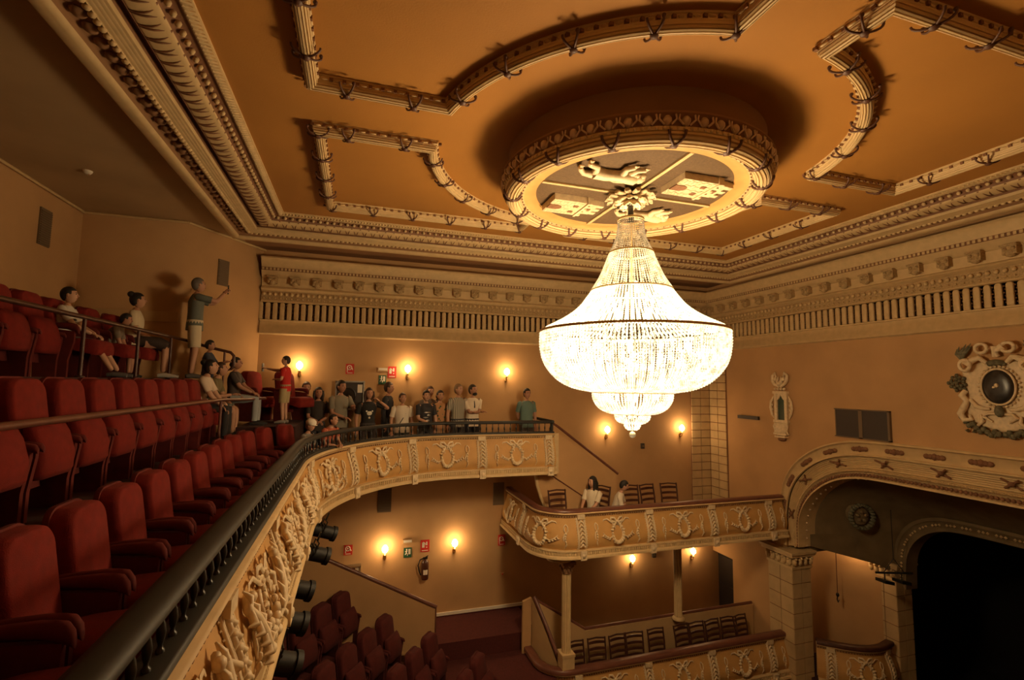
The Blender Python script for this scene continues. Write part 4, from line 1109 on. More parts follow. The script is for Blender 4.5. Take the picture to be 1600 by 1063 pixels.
# ------------------------------------------------------------------ signs and wall fittings
def flat(mb, cx, cz, w, h, d0, d1, mi=None): mb.box((cx-w/2, YF-d1, cz-h/2), (cx+w/2, YF-d0, cz+h/2), mi)
def sign(name, label, x, z, w, h, col, kind, group=None):
    t = thing(name, label, 'sign', (x, YF, z), 0, group)
    m = MB(); flat(m, x, z, w, h, 0, .012); part('plate', m, col, t)
    m = MB()
    if kind == 'hose':       # hose reel pictogram
        flat(m, x, z+.02, w*.82, h*.70, .012, .014); part('field', m, 'white_paint' if False else 'red_sign', t); m = MB()
        m.fn = lambda a, b, c: (x+a, YF-.016-c, z+.03+b)
        m.tube([(.045*cos(2*pi*k/16)-.01, .045*sin(2*pi*k/16), 0) for k in range(17)], .009, 5); m.ball((-.01, 0, 0), (.016, .016, .005), 8, 4); m.tube([(.035, 0, 0), (.055, -.05, 0)], .009, 5)
        m.fn = None; flat(m, x-w*.3, z, .015, h*.6, .012, .016); flat(m, x, z-h*.38, w*.6, .012, .012, .016)
    elif kind == 'ext':      # extinguisher pictogram
        flat(m, x-w*.2, z+.02, w*.28, h*.42, .012, .016); flat(m, x+w*.18, z+.05, w*.15, h*.30, .012, .016); m.ball((x-w*.2, YF-.016, z+h*.28), (.015, .004, .02), 8, 4); m.tube([(x-w*.14, YF-.018, z+h*.3), (x+.0, YF-.018, z+h*.22), (x+.01, YF-.018, z+.02)], .006, 5)
        flat(m, x, z-h*.38, w*.7, .014, .012, .016); flat(m, x+w*.18, z-h*.12, w*.12, .02, .012, .016)
    elif kind == 'exit':     # running figure with arrow and door
        flat(m, x+w*.22, z+h*.1, w*.28, h*.55, .012, .015); m.ball((x-w*.12, YF-.016, z+h*.33), (.015, .004, .018), 8, 4)
        m.tube([(x-w*.12, YF-.018, z+h*.25), (x-w*.15, YF-.018, z)], .012, 5); m.tube([(x-w*.15, YF-.018, z), (x-w*.02, YF-.018, z-h*.12), (x-w*.02, YF-.018, z-h*.3)], .009, 5); m.tube([(x-w*.15, YF-.018, z), (x-w*.3, YF-.018, z-h*.2)], .009, 5)
        m.tube([(x-w*.33, YF-.018, z+h*.12), (x, YF-.018, z+h*.18)], .007, 5)
    part('pictogram', m, 'white_paint', t); return t
sign('hose_sign', 'red hose reel sign over the framed cabinet on the upper wall', -.13, .26, .17, .22, 'red_sign', 'hose')
sign('extinguisher_sign', 'red extinguisher sign beside the green exit sign on the upper wall', .75, .21, .18, .25, 'red_sign', 'ext')
sign('exit_sign', 'dark green exit sign on the upper wall above the standing visitors', .55, .04, .16, .20, 'green_sign', 'exit')
sign('hose_sign', 'red hose reel sign above the sloping stair wall in the lower gallery', -.01, -3.50, .17, .20, 'red_sign', 'hose')
sign('exit_sign', 'dark green exit sign between the two lower wall lamps', 1.21, -3.66, .17, .20, 'green_sign', 'exit')
sign('extinguisher_sign', 'red extinguisher sign directly above the fire extinguisher', 1.58, -3.55, .19, .25, 'red_sign', 'ext')
sign('alarm_sign', 'red sign on the lower wall left of the side balcony', 3.32, -3.57, .17, .24, 'red_sign', 'hose')
def elight(label, x, z, w):
    t = thing('emergency_light', label, 'emergency light', (x, YF, z)); m = MB(); flat(m, x, z, w, .09, 0, .05); part('housing', m, 'cream_wall', t)
    m = MB(); flat(m, x, z+.01, w*.85, .05, .05, .056); part('diffuser', m, 'white_paint', t)
elight('pale emergency light box above the upper green exit sign', .55, .26, .22); elight('pale emergency light box above the lower green exit sign', 1.20, -3.42, .2)
# framed glass cabinets for the hoses
def cabinet(label, x, z, w, h):
    t = thing('hose_cabinet', label, 'cabinet', (x, YF, z)); m = MB()
    for (a, b, ww, hh) in ((x-w/2, z, .03, h), (x+w/2, z, .03, h), (x, z+h/2, w+.03, .03), (x, z-h/2, w+.03, .03)): flat(m, a, b, ww, hh, 0, .13)
    part('frame', m, 'steel', t); m = MB(); flat(m, x, z, w, h, .0, .09); part('door', m, 'panel_grey', t)
    m = MB(); m.fn = lambda a, b, c: (x-.04+a, YF-.10-c, z+b); m.tube([(.15*cos(2*pi*k/20), .15*sin(2*pi*k/20)*h/.58, 0) for k in range(21)], .02, 6); m.ball((0, 0, 0), (.04, .04, .01), 8, 4); part('hose_reel', m, 'disc_dark', t)
    m = MB(); flat(m, x+w*.36, z+h*.25, w*.18, h*.3, .09, .1); part('notice', m, 'white_paint', t)
cabinet('dark glass-fronted hose cabinet behind the visitor in the grey shirt', -.11, -.30, .56, .58)
cabinet('dark hose cabinet peeping over the sloping handrail of the lower gallery', .03, -3.98, .42, .34)
t = thing('fire_extinguisher', 'dark red fire extinguisher hanging on the lower gallery wall', 'fire extinguisher', (1.56, YF-.1, -4.15))
m = MB(); m.lathe([(.001, -4.22), (.07, -4.215), (.078, -4.19), (.078, -3.88), (.06, -3.83), (.03, -3.80), (.02, -3.79)], (1.58, YF-.1), 24); part('cylinder', m, 'extinguisher', t)
m = MB(); m.box((1.53, YF-.12, -3.79), (1.63, YF-.08, -3.76)); m.tube([(1.56, YF-.1, -3.77), (1.64, YF-.1, -3.73)], .01, 6); part('valve', m, 'black_metal', t)
m = MB(); m.tube([(1.55, YF-.1, -3.78), (1.47, YF-.1, -3.80), (1.43, YF-.1, -3.92), (1.46, YF-.1, -4.05), (1.49, YF-.1, -4.12)], .014, 7); part('hose', m, 'black_metal', t)
m = MB(); m.fn = lambda a, b, c: (1.58+a, YF-.1-sqrt(max(0, .0796**2-a*a)), b)
m.grid([[(-.045+.09*k/6, z, 0) for k in range(7)] for z in (-4.10, -4.0)]); part('label', m, 'white_paint', t)
t = thing('wall_outlet', 'small reddish fitting low on the lower gallery wall', 'fitting', (3.35, YF, -4.32)); m = MB(); flat(m, 3.35, -4.32, .10, .06, 0, .02); part('plate', m, 'wall', t); m = MB(); m.ball((3.35, YF-.02, -4.32), .018, 8, 5); part('knob', m, 'red_sign', t)
def spk(name, label, x, z, w=.09, h=.13):
    t = thing(name, label, 'wall fitting', (x, YF, z)); m = MB(); flat(m, x, z, w, h, 0, .05); part('case', m, 'panel_grey', t); m = MB(); flat(m, x, z, w*.5, h*.4, .05, .055); part('face', m, 'grille', t)
spk('wall_box', 'small dark box on the wall between the two lamps beneath the chandelier', 7.03, -1.54); spk('wall_box', 'small dark box under the side balcony between the two lamps', 7.33, -4.25)
def vent(label, p0, ux, uy, w, z0, z1, group='grey-brown wall grilles'):
    t = thing('wall_grille', label, 'grille', (p0[0], p0[1], z0), 0, group); nx, ny = uy, -ux
    m = MB(); m.fn = lambda a, z, c: (p0[0]+ux*a+nx*c, p0[1]+uy*a+ny*c, z); m.box((0, z0, 0), (w, z1, .02)); part('panel', m, 'grille', t)
    m = MB(); m.fn = lambda a, z, c: (p0[0]+ux*a+nx*c, p0[1]+uy*a+ny*c, z)
    k = int((z1-z0)/.035)
    for i in range(k): z = z0+.02+i*(z1-z0-.04)/k; m.box((.012, z, .02), (w-.012, z+.014, .032))
    part('louvres', m, 'grille', t)
q = Vector((-1.92+2.86, 1.5)).normalized()
vent('tall grille on the dim back wall above the gallery', (XB, 8.40), 0, 1, .27, 1.87, 2.40)
vent('tall grille on the splayed wall beside the photographing man', (-2.51+.0, 10.06), q.x, q.y, .24, 1.74, 2.22)
vent('dim grille hanging below the upper wing on the far wall, left one', (.55, YF), 1, 0, .28, -2.78, -2.28)
vent('dim grille under the end of the upper wing, beside the side balcony', (3.10, YF), 1, 0, .26, -2.78, -2.28)
# grey double panel and slim bar on stage wall
t = thing('loudspeaker_panel', 'pair of square dark panels on the wall above the stage arch', 'wall panel', (XS, 6.82, -.68))
for y0, y1 in ((6.87, 7.32), (6.34, 6.80)):
    m = MB(); m.box((XS-.05, y0, -.93), (XS, y1, -.42)); part('panel', m, 'panel_grey', t)
m = MB()
for (y0, y1, z0, z1) in ((6.30, 7.36, -.42, -.40), (6.30, 7.36, -.95, -.93), (7.32, 7.34, -.95, -.40), (6.80, 6.87, -.95, -.40), (6.30, 6.34, -.95, -.40)): m.box((XS-.055, y0, z0), (XS, y1, z1))
part('frame', m, 'grille', t)
t = thing('wall_bar_fixture', 'slim dark horizontal fixture on the stage wall near the corner', 'wall fitting', (XS, 9.6, -.74))
m = MB(); m.box((XS-.08, 9.28, -.78), (XS-.02, 9.92, -.70)); part('housing', m, 'panel_grey', t); m = MB(); m.box((XS-.02, 9.4, -.76), (XS, 9.8, -.72)); part('bracket', m, 'black_metal', t)

# ------------------------------------------------------------------ wall sculptures on stage wall
SW = lambda a, z, c: (XS-c, a, z)       # a = world y, z, c = out of the wall
t = thing('shrine_relief', 'slender cream relief with a dark green arched panel on the stage wall', 'relief', (XS, 8.64, -.45))
yc, zc = 8.64, -.42
m = MB(); m.fn = lambda a, b, c: SW(yc-a, zc+b, c)
m.box((-.17, -.33, 0), (-.10, .30, .06)); m.box((.10, -.33, 0), (.17, .30, .06)); m.box((-.19, -.37, 0), (.19, -.31, .08)); m.box((-.19, .27, 0), (.19, .33, .08))
m.prism([(-.11, .12), (-.06, .15), (0, .24), (.06, .15), (.11, .12), (.11, .28), (-.11, .28)], lambda a, b, c: (a, b, c), 0, .05); part('frame', m, 'relief', t)
m = MB(); m.fn = lambda a, b, c: SW(yc-a, zc+b, c); m.box((-.10, -.31, 0), (.10, .22, .02)); part('arched_panel', m, 'niche_green', t)
m = MB(); m.fn = lambda a, b, c: SW(yc-a, zc+b, c)
for k in range(4): m.ball((-.12+.08*k, .38, .06), (.035, .035, .035), 8, 5)
for w in (-1, 1):
    m.tube([(w*.04, .44, .05), (w*.12, .48, .07), (w*.19, .56, .06), (w*.20, .68, .05), (w*.13, .74, .05), (w*.10, .66, .05), (w*.14, .62, .05)], [.03, .04, .04, .035, .03, .022, .015], 7)
    m.tube([(w*.02, .42, .05), (w*.05, .55, .07), (w*.04, .66, .05)], [.03, .04, .01], 7)
    m.ball((w*.11, .60, .07), (.05, .05, .04), 8, 5)
m.ball((0, .50, .08), (.06, .07, .05), 8, 5); part('crest', m, 'relief', t)
m = MB(); m.fn = lambda a, b, c: SW(yc-a, zc+b, c)
for w in (-1, 1):
    m.tube([(w*.20, .22, .03), (w*.27, .10, .04), (w*.29, -.05, .04), (w*.25, -.2, .04), (w*.20, -.28, .03)], [.015, .028, .032, .028, .012], 7)
    for k in range(4): m.ball((w*.24, .12-.10*k, .04), (.03, .04, .03), 6, 4)
part('side_scrolls', m, 'relief', t)
m = MB(); m.fn = lambda a, b, c: SW(yc-a, zc+b, c)
m.prism([(-.16, -.37), (.16, -.37), (.14, -.58), (.10, -.66), (-.10, -.66), (-.14, -.58)], lambda a, b, c: (a, b, c), 0, .09, .1)
m.box((-.17, -.64, 0), (.17, -.60, .11)); m.box((-.14, -.70, 0), (.14, -.66, .11))
for w in (-1, 1): m.tube([(w*.16, -.38, .06), (w*.19, -.46, .07), (w*.15, -.54, .07), (w*.18, -.62, .05)], .022, 6)
part('bracket', m, 'relief', t); m = MB(); m.fn = lambda a, b, c: SW(yc-a, zc+b, c); m.ball((0, -.74, .04), (.11, .045, .06), 8, 5); part('drop', m, 'umber', t)

t = thing('coat_of_arms', 'large trophy relief with a round dark shield over the stage arch', 'relief', (XS, 4.7, 0))
yc, zc = 4.70, .05
def CF(mb): mb.fn = lambda a, b, c: SW(yc-a, zc+b, c); return mb
m = CF(MB()); m.prism([(.19*cos(2*pi*k/32), .25*sin(2*pi*k/32)) for k in range(32)], lambda a, b, c: (a, b, c), .04, .12, .6); part('round_shield', m, 'disc_dark', t)
m = CF(MB())
m.tube([(.205*cos(2*pi*k/32), .265*sin(2*pi*k/32), .09) for k in range(33)], .016, 6)
for k in range(30):
    a = 2*pi*k/30; m.ball((.245*cos(a), .305*sin(a), .07), (.022, .022, .02), 6, 4)
part('chain_border', m, 'relief', t)
m = CF(MB()); m.ball((0, .02, .125), (.03, .035, .02), 8, 5); m.ball((-.04, -.01, .12), (.02, .02, .015), 6, 4); part('shield_boss', m, 'relief', t)
body = [(-.55, .30), (-.40, .36), (-.2, .42), (.2, .42), (.40, .36), (.55, .30), (.52, .05), (.46, -.15), (.52, -.35), (.46, -.55), (.28, -.66), (.12, -.70), (0, -.73), (-.12, -.70), (-.28, -.66), (-.46, -.55), (-.52, -.35), (-.46, -.15), (-.52, .05)]
m = CF(MB()); m.prism([(a*.86, b*.92) for a, b in body], lambda a, b, c: (a, b, c), 0, .05, .15); part('cartouche', m, 'relief', t)
for w, nm in ((-1, 'l'), (1, 'r')):
    m = CF(MB())
    m.tube([(w*.12, .36, .08), (w*.20, .44, .10), (w*.30, .40, .10), (w*.36, .33, .12)], [.03, .04, .05, .07], 10)
    m.tube([(w*(.37+.07*cos(2*pi*k/14)), .33+.085*sin(2*pi*k/14), .14) for k in range(15)], .028, 6)
    m.tube([(w*.02, .45, .08), (w*.0, .53, .10), (w*.05+.06, .60, .10)], [.03, .04, .06], 9)
    m.tube([(w*.16+.075*cos(2*pi*k/14), .58+.07*sin(2*pi*k/14), .12) for k in range(15)], .026, 6)
    part('horn', m, 'relief', t)
    m = CF(MB())
    for k in range(9):
        a = 2.0+.35*k*.6; b = .20+.03*sin(k*2)
        m.tube([(w*.46, .42, .05), (w*(.46+.09*cos(a-.9)), .42+b*.6*sin(.9+.12*k), .08), (w*(.46+.16*cos(a-.7)), .42+b*1.1*sin(.9+.1*k), .06)], [.014, .026, .004], 6)
    for k in range(20):
        a = 2*pi*k*.382; r = .13*sqrt(k/20); m.ball((w*.52+r*cos(a), .05+r*sin(a), .08-.1*r), (.03, .034, .026), 6, 4)
    part('leaf_ball', m, 'verdigris', t)
    m = CF(MB())
    m.tube([(w*.42, -.06, .06), (w*.46, -.14, .09), (w*.40, -.22, .09), (w*.44, -.32, .09), (w*.50, -.42, .08), (w*.45, -.52, .08), (w*.36, -.50, .08), (w*.38, -.43, .08)], [.04, .05, .045, .05, .05, .045, .035, .02], 8)
    m.tube([(w*.36, -.20, .08), (w*.28, -.30, .10), (w*.18, -.33, .09), (w*.12, -.33, .08)], [.03, .035, .03, .02], 7)
    m.tube([(w*.05, -.40, .07), (w*.14, -.40, .09), (w*.2, -.45, .09), (w*.1, -.52, .08)], [.02, .028, .028, .015], 7)
    m.tube([(w*.30, -.60, .06), (w*.22, -.52, .08), (w*.24, -.42, .08)], [.02, .03, .015], 7)
    part('scroll', m, 'umber' if False else 'relief', t)
    m = CF(MB())
    for k in range(11): m.ball((w*(.04+.045*k), -.70+.008*k*k*.25+.03*sin(k*2.1), .07), (.045, .05, .04), 6, 4)
    for k in range(5): m.tube([(w*(.06+.09*k), -.68, .07), (w*(.10+.09*k), -.76+.02*k, .06)], [.03, .008], 6)
    part('leaf_garland', m, 'verdigris', t)
m = CF(MB()); m.ball((0, -.36, .10), (.06, .09, .05), 10, 6); m.tube([(-.1, .33, .08), (0, .38, .1), (.1, .33, .08)], .03, 7); m.ball((0, .36, .1), (.12, .05, .05), 8, 5); part('mask', m, 'verdigris', t)

# ------------------------------------------------------------------ spotlights under rear gallery front
def spot_proto():
    t = thing('theatre_spotlight', 'x', 'spotlight')
    m = MB(); n = 16; rows = []
    for x, r in [(-.20, .02), (-.20, .075), (-.17, .085), (.14, .085), (.145, .10), (.19, .10), (.19, .085), (.16, .08), (.16, .001)]:
        rows.append([(x, r*cos(2*pi*k/n), r*sin(2*pi*k/n)) for k in range(n)])
    m.grid(rows, close_v=True); obj('barrel', m, 'barrel_black', t)
    m = MB(); m.tube([(0, -.095, 0), (0, -.10, .14), (0, .10, .14), (0, .095, 0)], .008, 6); m.tube([(0, 0, .14), (0, 0, .24)], .012, 6); obj('yoke', m, 'black_metal', t)
    m = MB()
    for k in range(5): m.box((-.15+.04*k, -.09, .07), (-.14+.04*k, .09, .092))
    obj('cooling_fins', m, 'black_metal', t)
    return t
SPO = spot_proto()
for i, (x, y, z, lab) in enumerate([(-.355, 7.15, -2.0, 'black theatre spotlight under the gallery front, highest in the picture'), (-.40, 6.28, -2.0, 'black theatre spotlight under the gallery front, just below the highest one'),
      (-.51, 5.43, -2.05, 'dark theatre spotlight half hidden below the gallery front, third from the top'), (-.51, 4.8, -2.08, 'dark theatre spotlight half hidden below the gallery front, fourth from the top'), (-.50, 4.18, -2.1, 'dark theatre spotlight lowest below the gallery front')]):
    o = SPO if i == 0 else dup(SPO, lab, (x, y, z))
    o['label'] = lab; o['group'] = 'spotlights hung below the gallery front'; o.location = (x, y, z); o.rotation_euler = (0, .36, .25)

# ------------------------------------------------------------------ people
def skin(verts, edges, radii):
    me = bpy.data.meshes.new('tmp'); me.from_pydata(verts, edges, [])
    ob = bpy.data.objects.new('tmp', me); COL.objects.link(ob)
    md = ob.modifiers.new('s', 'SKIN'); md.use_smooth_shade = True
    if not me.skin_vertices: 
        pass
    sv = me.skin_vertices[0].data if me.skin_vertices else None
    if sv is None: raise RuntimeError('no skin layer')
    for i, r in enumerate(radii):
        sv[i].radius = r if isinstance(r, tuple) else (r, r); sv[i].use_root = (i == 0)
    ob.modifiers.new('d', 'SUBSURF').levels = 1
    dg = bpy.context.evaluated_depsgraph_get(); dg.update()
    em = bpy.data.meshes.new_from_object(ob.evaluated_get(dg))
    vs = [tuple(v.co) for v in em.vertices]; fs = [tuple(p.vertices) for p in em.polygons]
    bpy.data.objects.remove(ob); bpy.data.meshes.remove(me); bpy.data.meshes.remove(em)
    return vs, fs
SKINS = [(.50, .27, .17), (.42, .21, .13), (.56, .33, .22), (.33, .17, .10)]
for i, c in enumerate(SKINS): mat('skin_%d' % i, c, .55)
HAIRS = {'black': (.012, .009, .007), 'brown': (.05, .022, .012), 'grey': (.16, .14, .12), 'dark': (.02, .013, .01), 'sandy': (.20, .12, .06)}
for k_, c in HAIRS.items(): mat('hair_'+k_, c, .6, bump=.3, bscale=200)
ARM = {'down': (.04, .25, .76), 'crossed': (.24, -.09, 1.14), 'phone': (.40, .05, 1.50), 'up': (.48, .10, 1.56), 'lap': (.36, .07, 1.02), 'knee': (.42, .12, 1.0),
       'cheek': (.10, .09, 1.47), 'rail': (.36, .13, 1.16), 'railx': (.40, -.05, 1.20), 'behind': (-.16, .04, .92), 'belly': (.22, .02, 1.02), 'side_up': (.25, .42, 1.46), 'front': (.34, .10, 1.22)}
def person(label, loc, yaw, H=1.7, sit=False, arms=('down', 'down'), shirt=(.6, .6, .6), sleeve='short', low='trousers', lowc=(.05, .05, .06), sk=0, hair='brown', style='short',
           head=(0, 0), lean=0., shoes=(.03, .03, .03), fem=False, legs=None, stripes=None, group=None, beard=False, extra=None, bulk=1.):
    t = thing('person', label, 'person', loc, yaw, group)
    s = H/1.72
    dz = -.36 if sit else 0.
    pel = Vector((0, 0, .93+dz))
    Rl = Matrix.Rotation(lean, 4, 'Y')
    def U(p):                               # upright upper-body frame -> body frame
        q = Vector(p)+Vector((0, 0, dz)); q = pel+(Rl @ (q-pel)); return q*s
    Lw = lambda p: Vector(p)*s
    sh = {w: (0, w*.172*bulk**.5, 1.375) for w in (-1, 1)}
    arm = {}
    for w, a in zip((1, -1), arms):
        tx, ty, tz = ARM[a] if isinstance(a, str) else a
        T = Vector((tx, w*ty, tz)); S = Vector(sh[w]); A, B = .285, .255
        d = T-S; L = min(d.length, (A+B)*.985); dn = d.normalized(); T = S+dn*L
        c = (A*A-B*B+L*L)/(2*L); h = sqrt(max(0, A*A-c*c))
        hint = Vector((-.35, w*.55, -.75)); hp = (hint-dn*hint.dot(dn)).normalized()
        E = S+dn*c+hp*h; arm[w] = (S, E, T)
    if sit:
        leg = {w: [(.02, w*.095, .54), (.44, w*(.12 if not fem else .09), .53), (.43, w*.11, .09)] for w in (-1, 1)}
        if legs == 'fwd': leg = {w: [(.02, w*.095, .54), (.42, w*.13, .50), (.66, w*.12, .10)] for w in (-1, 1)}
    else:
        leg = {w: [(0, w*.09, .87), (.02, w*.098, .48), (-.015, w*.10, .08)] for w in (-1, 1)}
    # body skeleton
    V = [Lw(pel), U((0, 0, 1.10)), U((0, 0, 1.27)), U((-.005, 0, 1.40)), U((.012, 0, 1.50))]; E_ = [(0, 1), (1, 2), (2, 3), (3, 4)]
    Rr = [.108, .098, .11, .062, .052]
    for w in (1, -1):
        S, El, T = arm[w]; i = len(V)
        V += [U(S), U(El), U(T)]; Rr += [.056, .042, .028]; E_ += [(2, i), (i, i+1), (i+1, i+2)]
        j = len(V); hp, kn, an = leg[w]
        V += [Lw(hp), Lw(kn), Lw(an)]; Rr += [.085, .056, .038]; E_ += [(0, j), (j, j+1), (j+1, j+2)]
    m = MB(); vs, fs = skin([tuple(v) for v in V], E_, [r*s for r in Rr]); m.add(vs, fs, 0)
    # hands: palm, four curled fingers and a thumb
    for w in (1, -1):
        S, El, T = arm[w]; Tw, Ew = U(T), U(El); d = (Tw-Ew).normalized()
        u = d.cross(Vector((0, 0, 1))); u = u.normalized() if u.length > .1 else Vector((0, 1, 0)); n = u.cross(d).normalized()
        q = [Tw, Tw+d*.045*s, Tw+d*.085*s]; m.tube(q, [.026*s, .040*s, .036*s], 8, .5, 0)
        for k in range(4):
            b = Tw+d*.08*s+u*(.026-.0175*k)*s; ln = (.030, .034, .032, .025)[k]*s
            m.tube([b, b+d*ln-n*.004*s, b+d*ln*1.55-n*.018*s, b+d*ln*1.7-n*.036*s], [.0095*s, .009*s, .008*s, .006*s], 5, 1, 0)
        b = Tw+d*.03*s+u*.032*s; m.tube([b, b+d*.02*s+u*.022*s-n*.01*s, b+d*.045*s+u*.026*s-n*.022*s], [.012*s, .011*s, .008*s], 5, 1, 0)
    # head
    hy, hpit = head
    Hc = U((.022, 0, 1.60)); RH = Matrix.Rotation(hy, 4, 'Z') @ Matrix.Rotation(hpit+lean*.4, 4, 'Y')
    def hd(a, b, c): return tuple(Hc+(RH @ Vector((a, b, c)))*s)
    rows = []
    for i in range(13):
        a = pi*i/12; row = []
        for j in range(16):
            p = 2*pi*j/16; x, y, z = sin(a)*cos(p), sin(a)*sin(p), -cos(a)
            wj = 1-.30*max(0, -z)**1.5; X = .097*x*(1-.16*max(0, -z)) + (.014*max(0, -z) if x > 0 else 0); Y = .076*y*wj; Z = .118*z
            if x > .55 and .02 < z < .25 and abs(y) < .55: X -= .006
            if x < -.2 and z < -.2: X *= .8
            row.append(hd(X, Y, Z))
        rows.append(row)
    m.grid(rows, close_v=True, caps=True, mi=0)
    m.fn = hd
    m.tube([(.090, 0, .018), (.104, 0, -.012), (.096, 0, -.024)], [.008, .013, .008], 6, 1, 0)
    for w in (-1, 1):
        m.ball((0, w*.078, -.002), (.018, .009, .030), 8, 5, 0); m.ball((.084, w*.031, .014), (.008, .013, .008), 7, 4, 1)
        m.tube([(.088, w*.016, .036), (.085, w*.045, .036)], .004, 4, 1, 1)
    m.ball((.088, 0, -.052), (.010, .024, .007), 8, 4, 2); m.fn = None
    obj('body', m, ['skin_%d' % sk, 'eye', 'lip'], t)
    # hair
    if style != 'bald':
        m = MB(); rows = []; m.fn = hd
        for i in range(11):
            a = pi*(i/10*.80); row = []
            for j in range(16):
                p = 2*pi*j/16; x, y, z = sin(a)*cos(p), sin(a)*sin(p), cos(a)
                k = 1.0
                if x > .42 and z < .52: k = .80
                if z < -.15 and x > -.25: k = .80
                row.append((-.010+.106*x*k, .087*y*k, .014+.121*z*k))
            rows.append(row)
        m.grid(rows, close_v=True, caps=True)
        if style == 'long':
            m.tube([(-.03, 0, .06), (-.07, 0, -.03), (-.075, 0, -.13), (-.06, 0, -.23)], [.08, .088, .085, .05], 10, .75)
            for w in (-1, 1): m.tube([(.02, w*.078, .05), (.02, w*.088, -.05), (.03, w*.085, -.17)], [.03, .03, .018], 7)
        if style == 'bun': m.ball((-.085, 0, .10), (.052, .055, .052), 10, 7)
        if style == 'bob':
            m.tube([(-.03, 0, .05), (-.065, 0, -.03), (-.05, 0, -.09)], [.085, .09, .06], 10, .8)
        if beard: m.ball((.052, 0, -.085), (.052, .056, .04), 10, 6)
        obj('hair', m, 'hair_'+hair, t)
    # shirt
    m = MB(); rows = []
    fw = .93 if fem else 1.
    for (z, hw, hdp) in [(.82, .168, .128), (.92, .165, .125), (1.02, .152*fw, .116), (1.12, .150*fw, .114), (1.22, .164, .124 if fem else .116), (1.30, .178, .120), (1.365, .172, .098), (1.41, .122, .078), (1.435, .074, .064)]:
        if sit and z < .9: z = .88
        b = bulk if z < 1.3 else bulk**.5
        rows.append([U((hdp*b*cos(2*pi*k/18), hw*b*sin(2*pi*k/18), z)) for k in range(18)])
    m.grid(rows, close_v=True)
    for w in (-1, 1):
        S, El, T = arm[w]; S2 = Vector((S.x, S.y*.88, S.z+.005))
        if sleeve == 'short': q = [S2, S, S+(El-S)*.35, S+(El-S)*.72]; r = [.055, .064, .058, .060]
        elif sleeve == 'long': q = [S2, S, S+(El-S)*.5, El, El+(T-El)*.5, El+(T-El)*.95]; r = [.055, .062, .054, .050, .044, .038]
        else: q = [S2, S]; r = [.05, .055]
        m.tube([U(p) for p in q], [a*s for a in r], 10, cap=False)
    obj('shirt', m, colmat(shirt, stripes=stripes), t)
    # lower garment
    m = MB()
    if low == 'skirt':
        if sit: 
            m.tube([Lw((-.05, 0, .60)), Lw((.10, 0, .58)), Lw((.34, 0, .56)), Lw((.46, 0, .50))], [.15*s, .17*s, .175*s, .15*s], 14, .62)
        else:
            m.grid([[Lw((r*.8*cos(2*pi*k/18), r*sin(2*pi*k/18), z)) for k in range(18)] for z, r in [(1.0, .15), (.88, .18), (.7, .19), (.5, .20)]], close_v=True)
    else:
        top = .99+dz
        m.grid([[Lw((.122*bulk*cos(2*pi*k/16), .162*bulk*sin(2*pi*k/16), z)) for k in range(16)] for z in (top, top-.08, top-.16)], close_v=True)
        for w in (-1, 1):
            a, b, c = [Vector(p) for p in leg[w]]
            if low == 'shorts': q = [a+(b-a)*-.05, a+(b-a)*.4, a+(b-a)*.88]; r = [.098, .094, .086]
            else: q = [a+(b-a)*-.05, a+(b-a)*.5, b, b+(c-b)*.5, b+(c-b)*.97]; r = [.098, .084, .068, .058, .052]
            m.tube([Lw(p) for p in q], [x*s for x in r], 10, cap=(low == 'shorts'))
    obj({'skirt': 'skirt', 'shorts': 'shorts'}.get(low, 'trousers'), m, colmat(lowc), t)
    for w in (-1, 1):
        c = Vector(leg[w][2]); m = MB(); m.tube([Lw((c.x-.06, c.y, .045)), Lw((c.x+.02, c.y, .055)), Lw((c.x+.11, c.y*1.05, .042)), Lw((c.x+.19, c.y*1.08, .03))], [.040*s, .050*s, .046*s, .030*s], 9, .8)
        obj('shoe', m, colmat(shoes), t)
    if extra:
        for nm, fn, mt in extra:
            m = MB(); m.fn = lambda a, b, c: tuple(U((a, b, c))); fn(m); obj(nm, m, mt, t)
    return t
def phone_at(label, pt, yaw, tilt=0.):
    t = thing('smartphone', label, 'phone', pt, yaw); m = MB(); m.box((-.005, -.037, -.075), (.005, .037, .075)); obj('case', m, 'black_paint', t)
    m = MB(); m.box((-.0065, -.033, -.068), (-.005, .033, .068)); obj('screen', m, 'panel_grey', t); return t
def ring_print(m):
    m.tube([(.122, .02+.045*cos(2*pi*k/14), 1.17+.06*sin(2*pi*k/14)) for k in range(15)], .010, 5); m.tube([(.120, -.03, 1.20), (.118, -.07, 1.16), (.122, -.05, 1.10)], .012, 5)
def disc_print(m): m.ball((.105, 0, 1.20), (.022, .062, .060), 12, 6); m.ball((.112, .0, 1.10), (.012, .022, .025), 8, 4); m.ball((.108, .055, 1.235), (.016, .025, .02), 6, 4); m.ball((.108, -.055, 1.235), (.016, .025, .02), 6, 4)
def block_print(m):
    for k, (y, z, a, b) in enumerate([(0, 1.23, .08, .022), (.03, 1.17, .05, .03), (-.03, 1.12, .07, .018), (.01, 1.05, .05, .03)]): m.ball((.108, y, z), (.016, a, b), 8, 4)
def strap(m): m.tube([(.06, .10, 1.40), (.122, .05, 1.25), (.130, -.04, 1.10), (.12, -.13, .95)], .011, 5)
def glasses(m): m.tube([(.10, .0, 1.37), (.125, .0, 1.28), (.125, .0, 1.22)], [.008, .012, .016], 5)
def flower_print(m):
    for k in range(14): m.ball((.10, .09*sin(k*2.4), .9+.035*k), (.022, .022, .022), 6, 4)
D = math.radians
dn = D(-78)                                # facing down into the hall from the far wing
G1, G2, G3 = 'visitors standing along the upper wing', 'visitors seated in the gallery', 'visitors seated on the side balcony'
W = -1.75
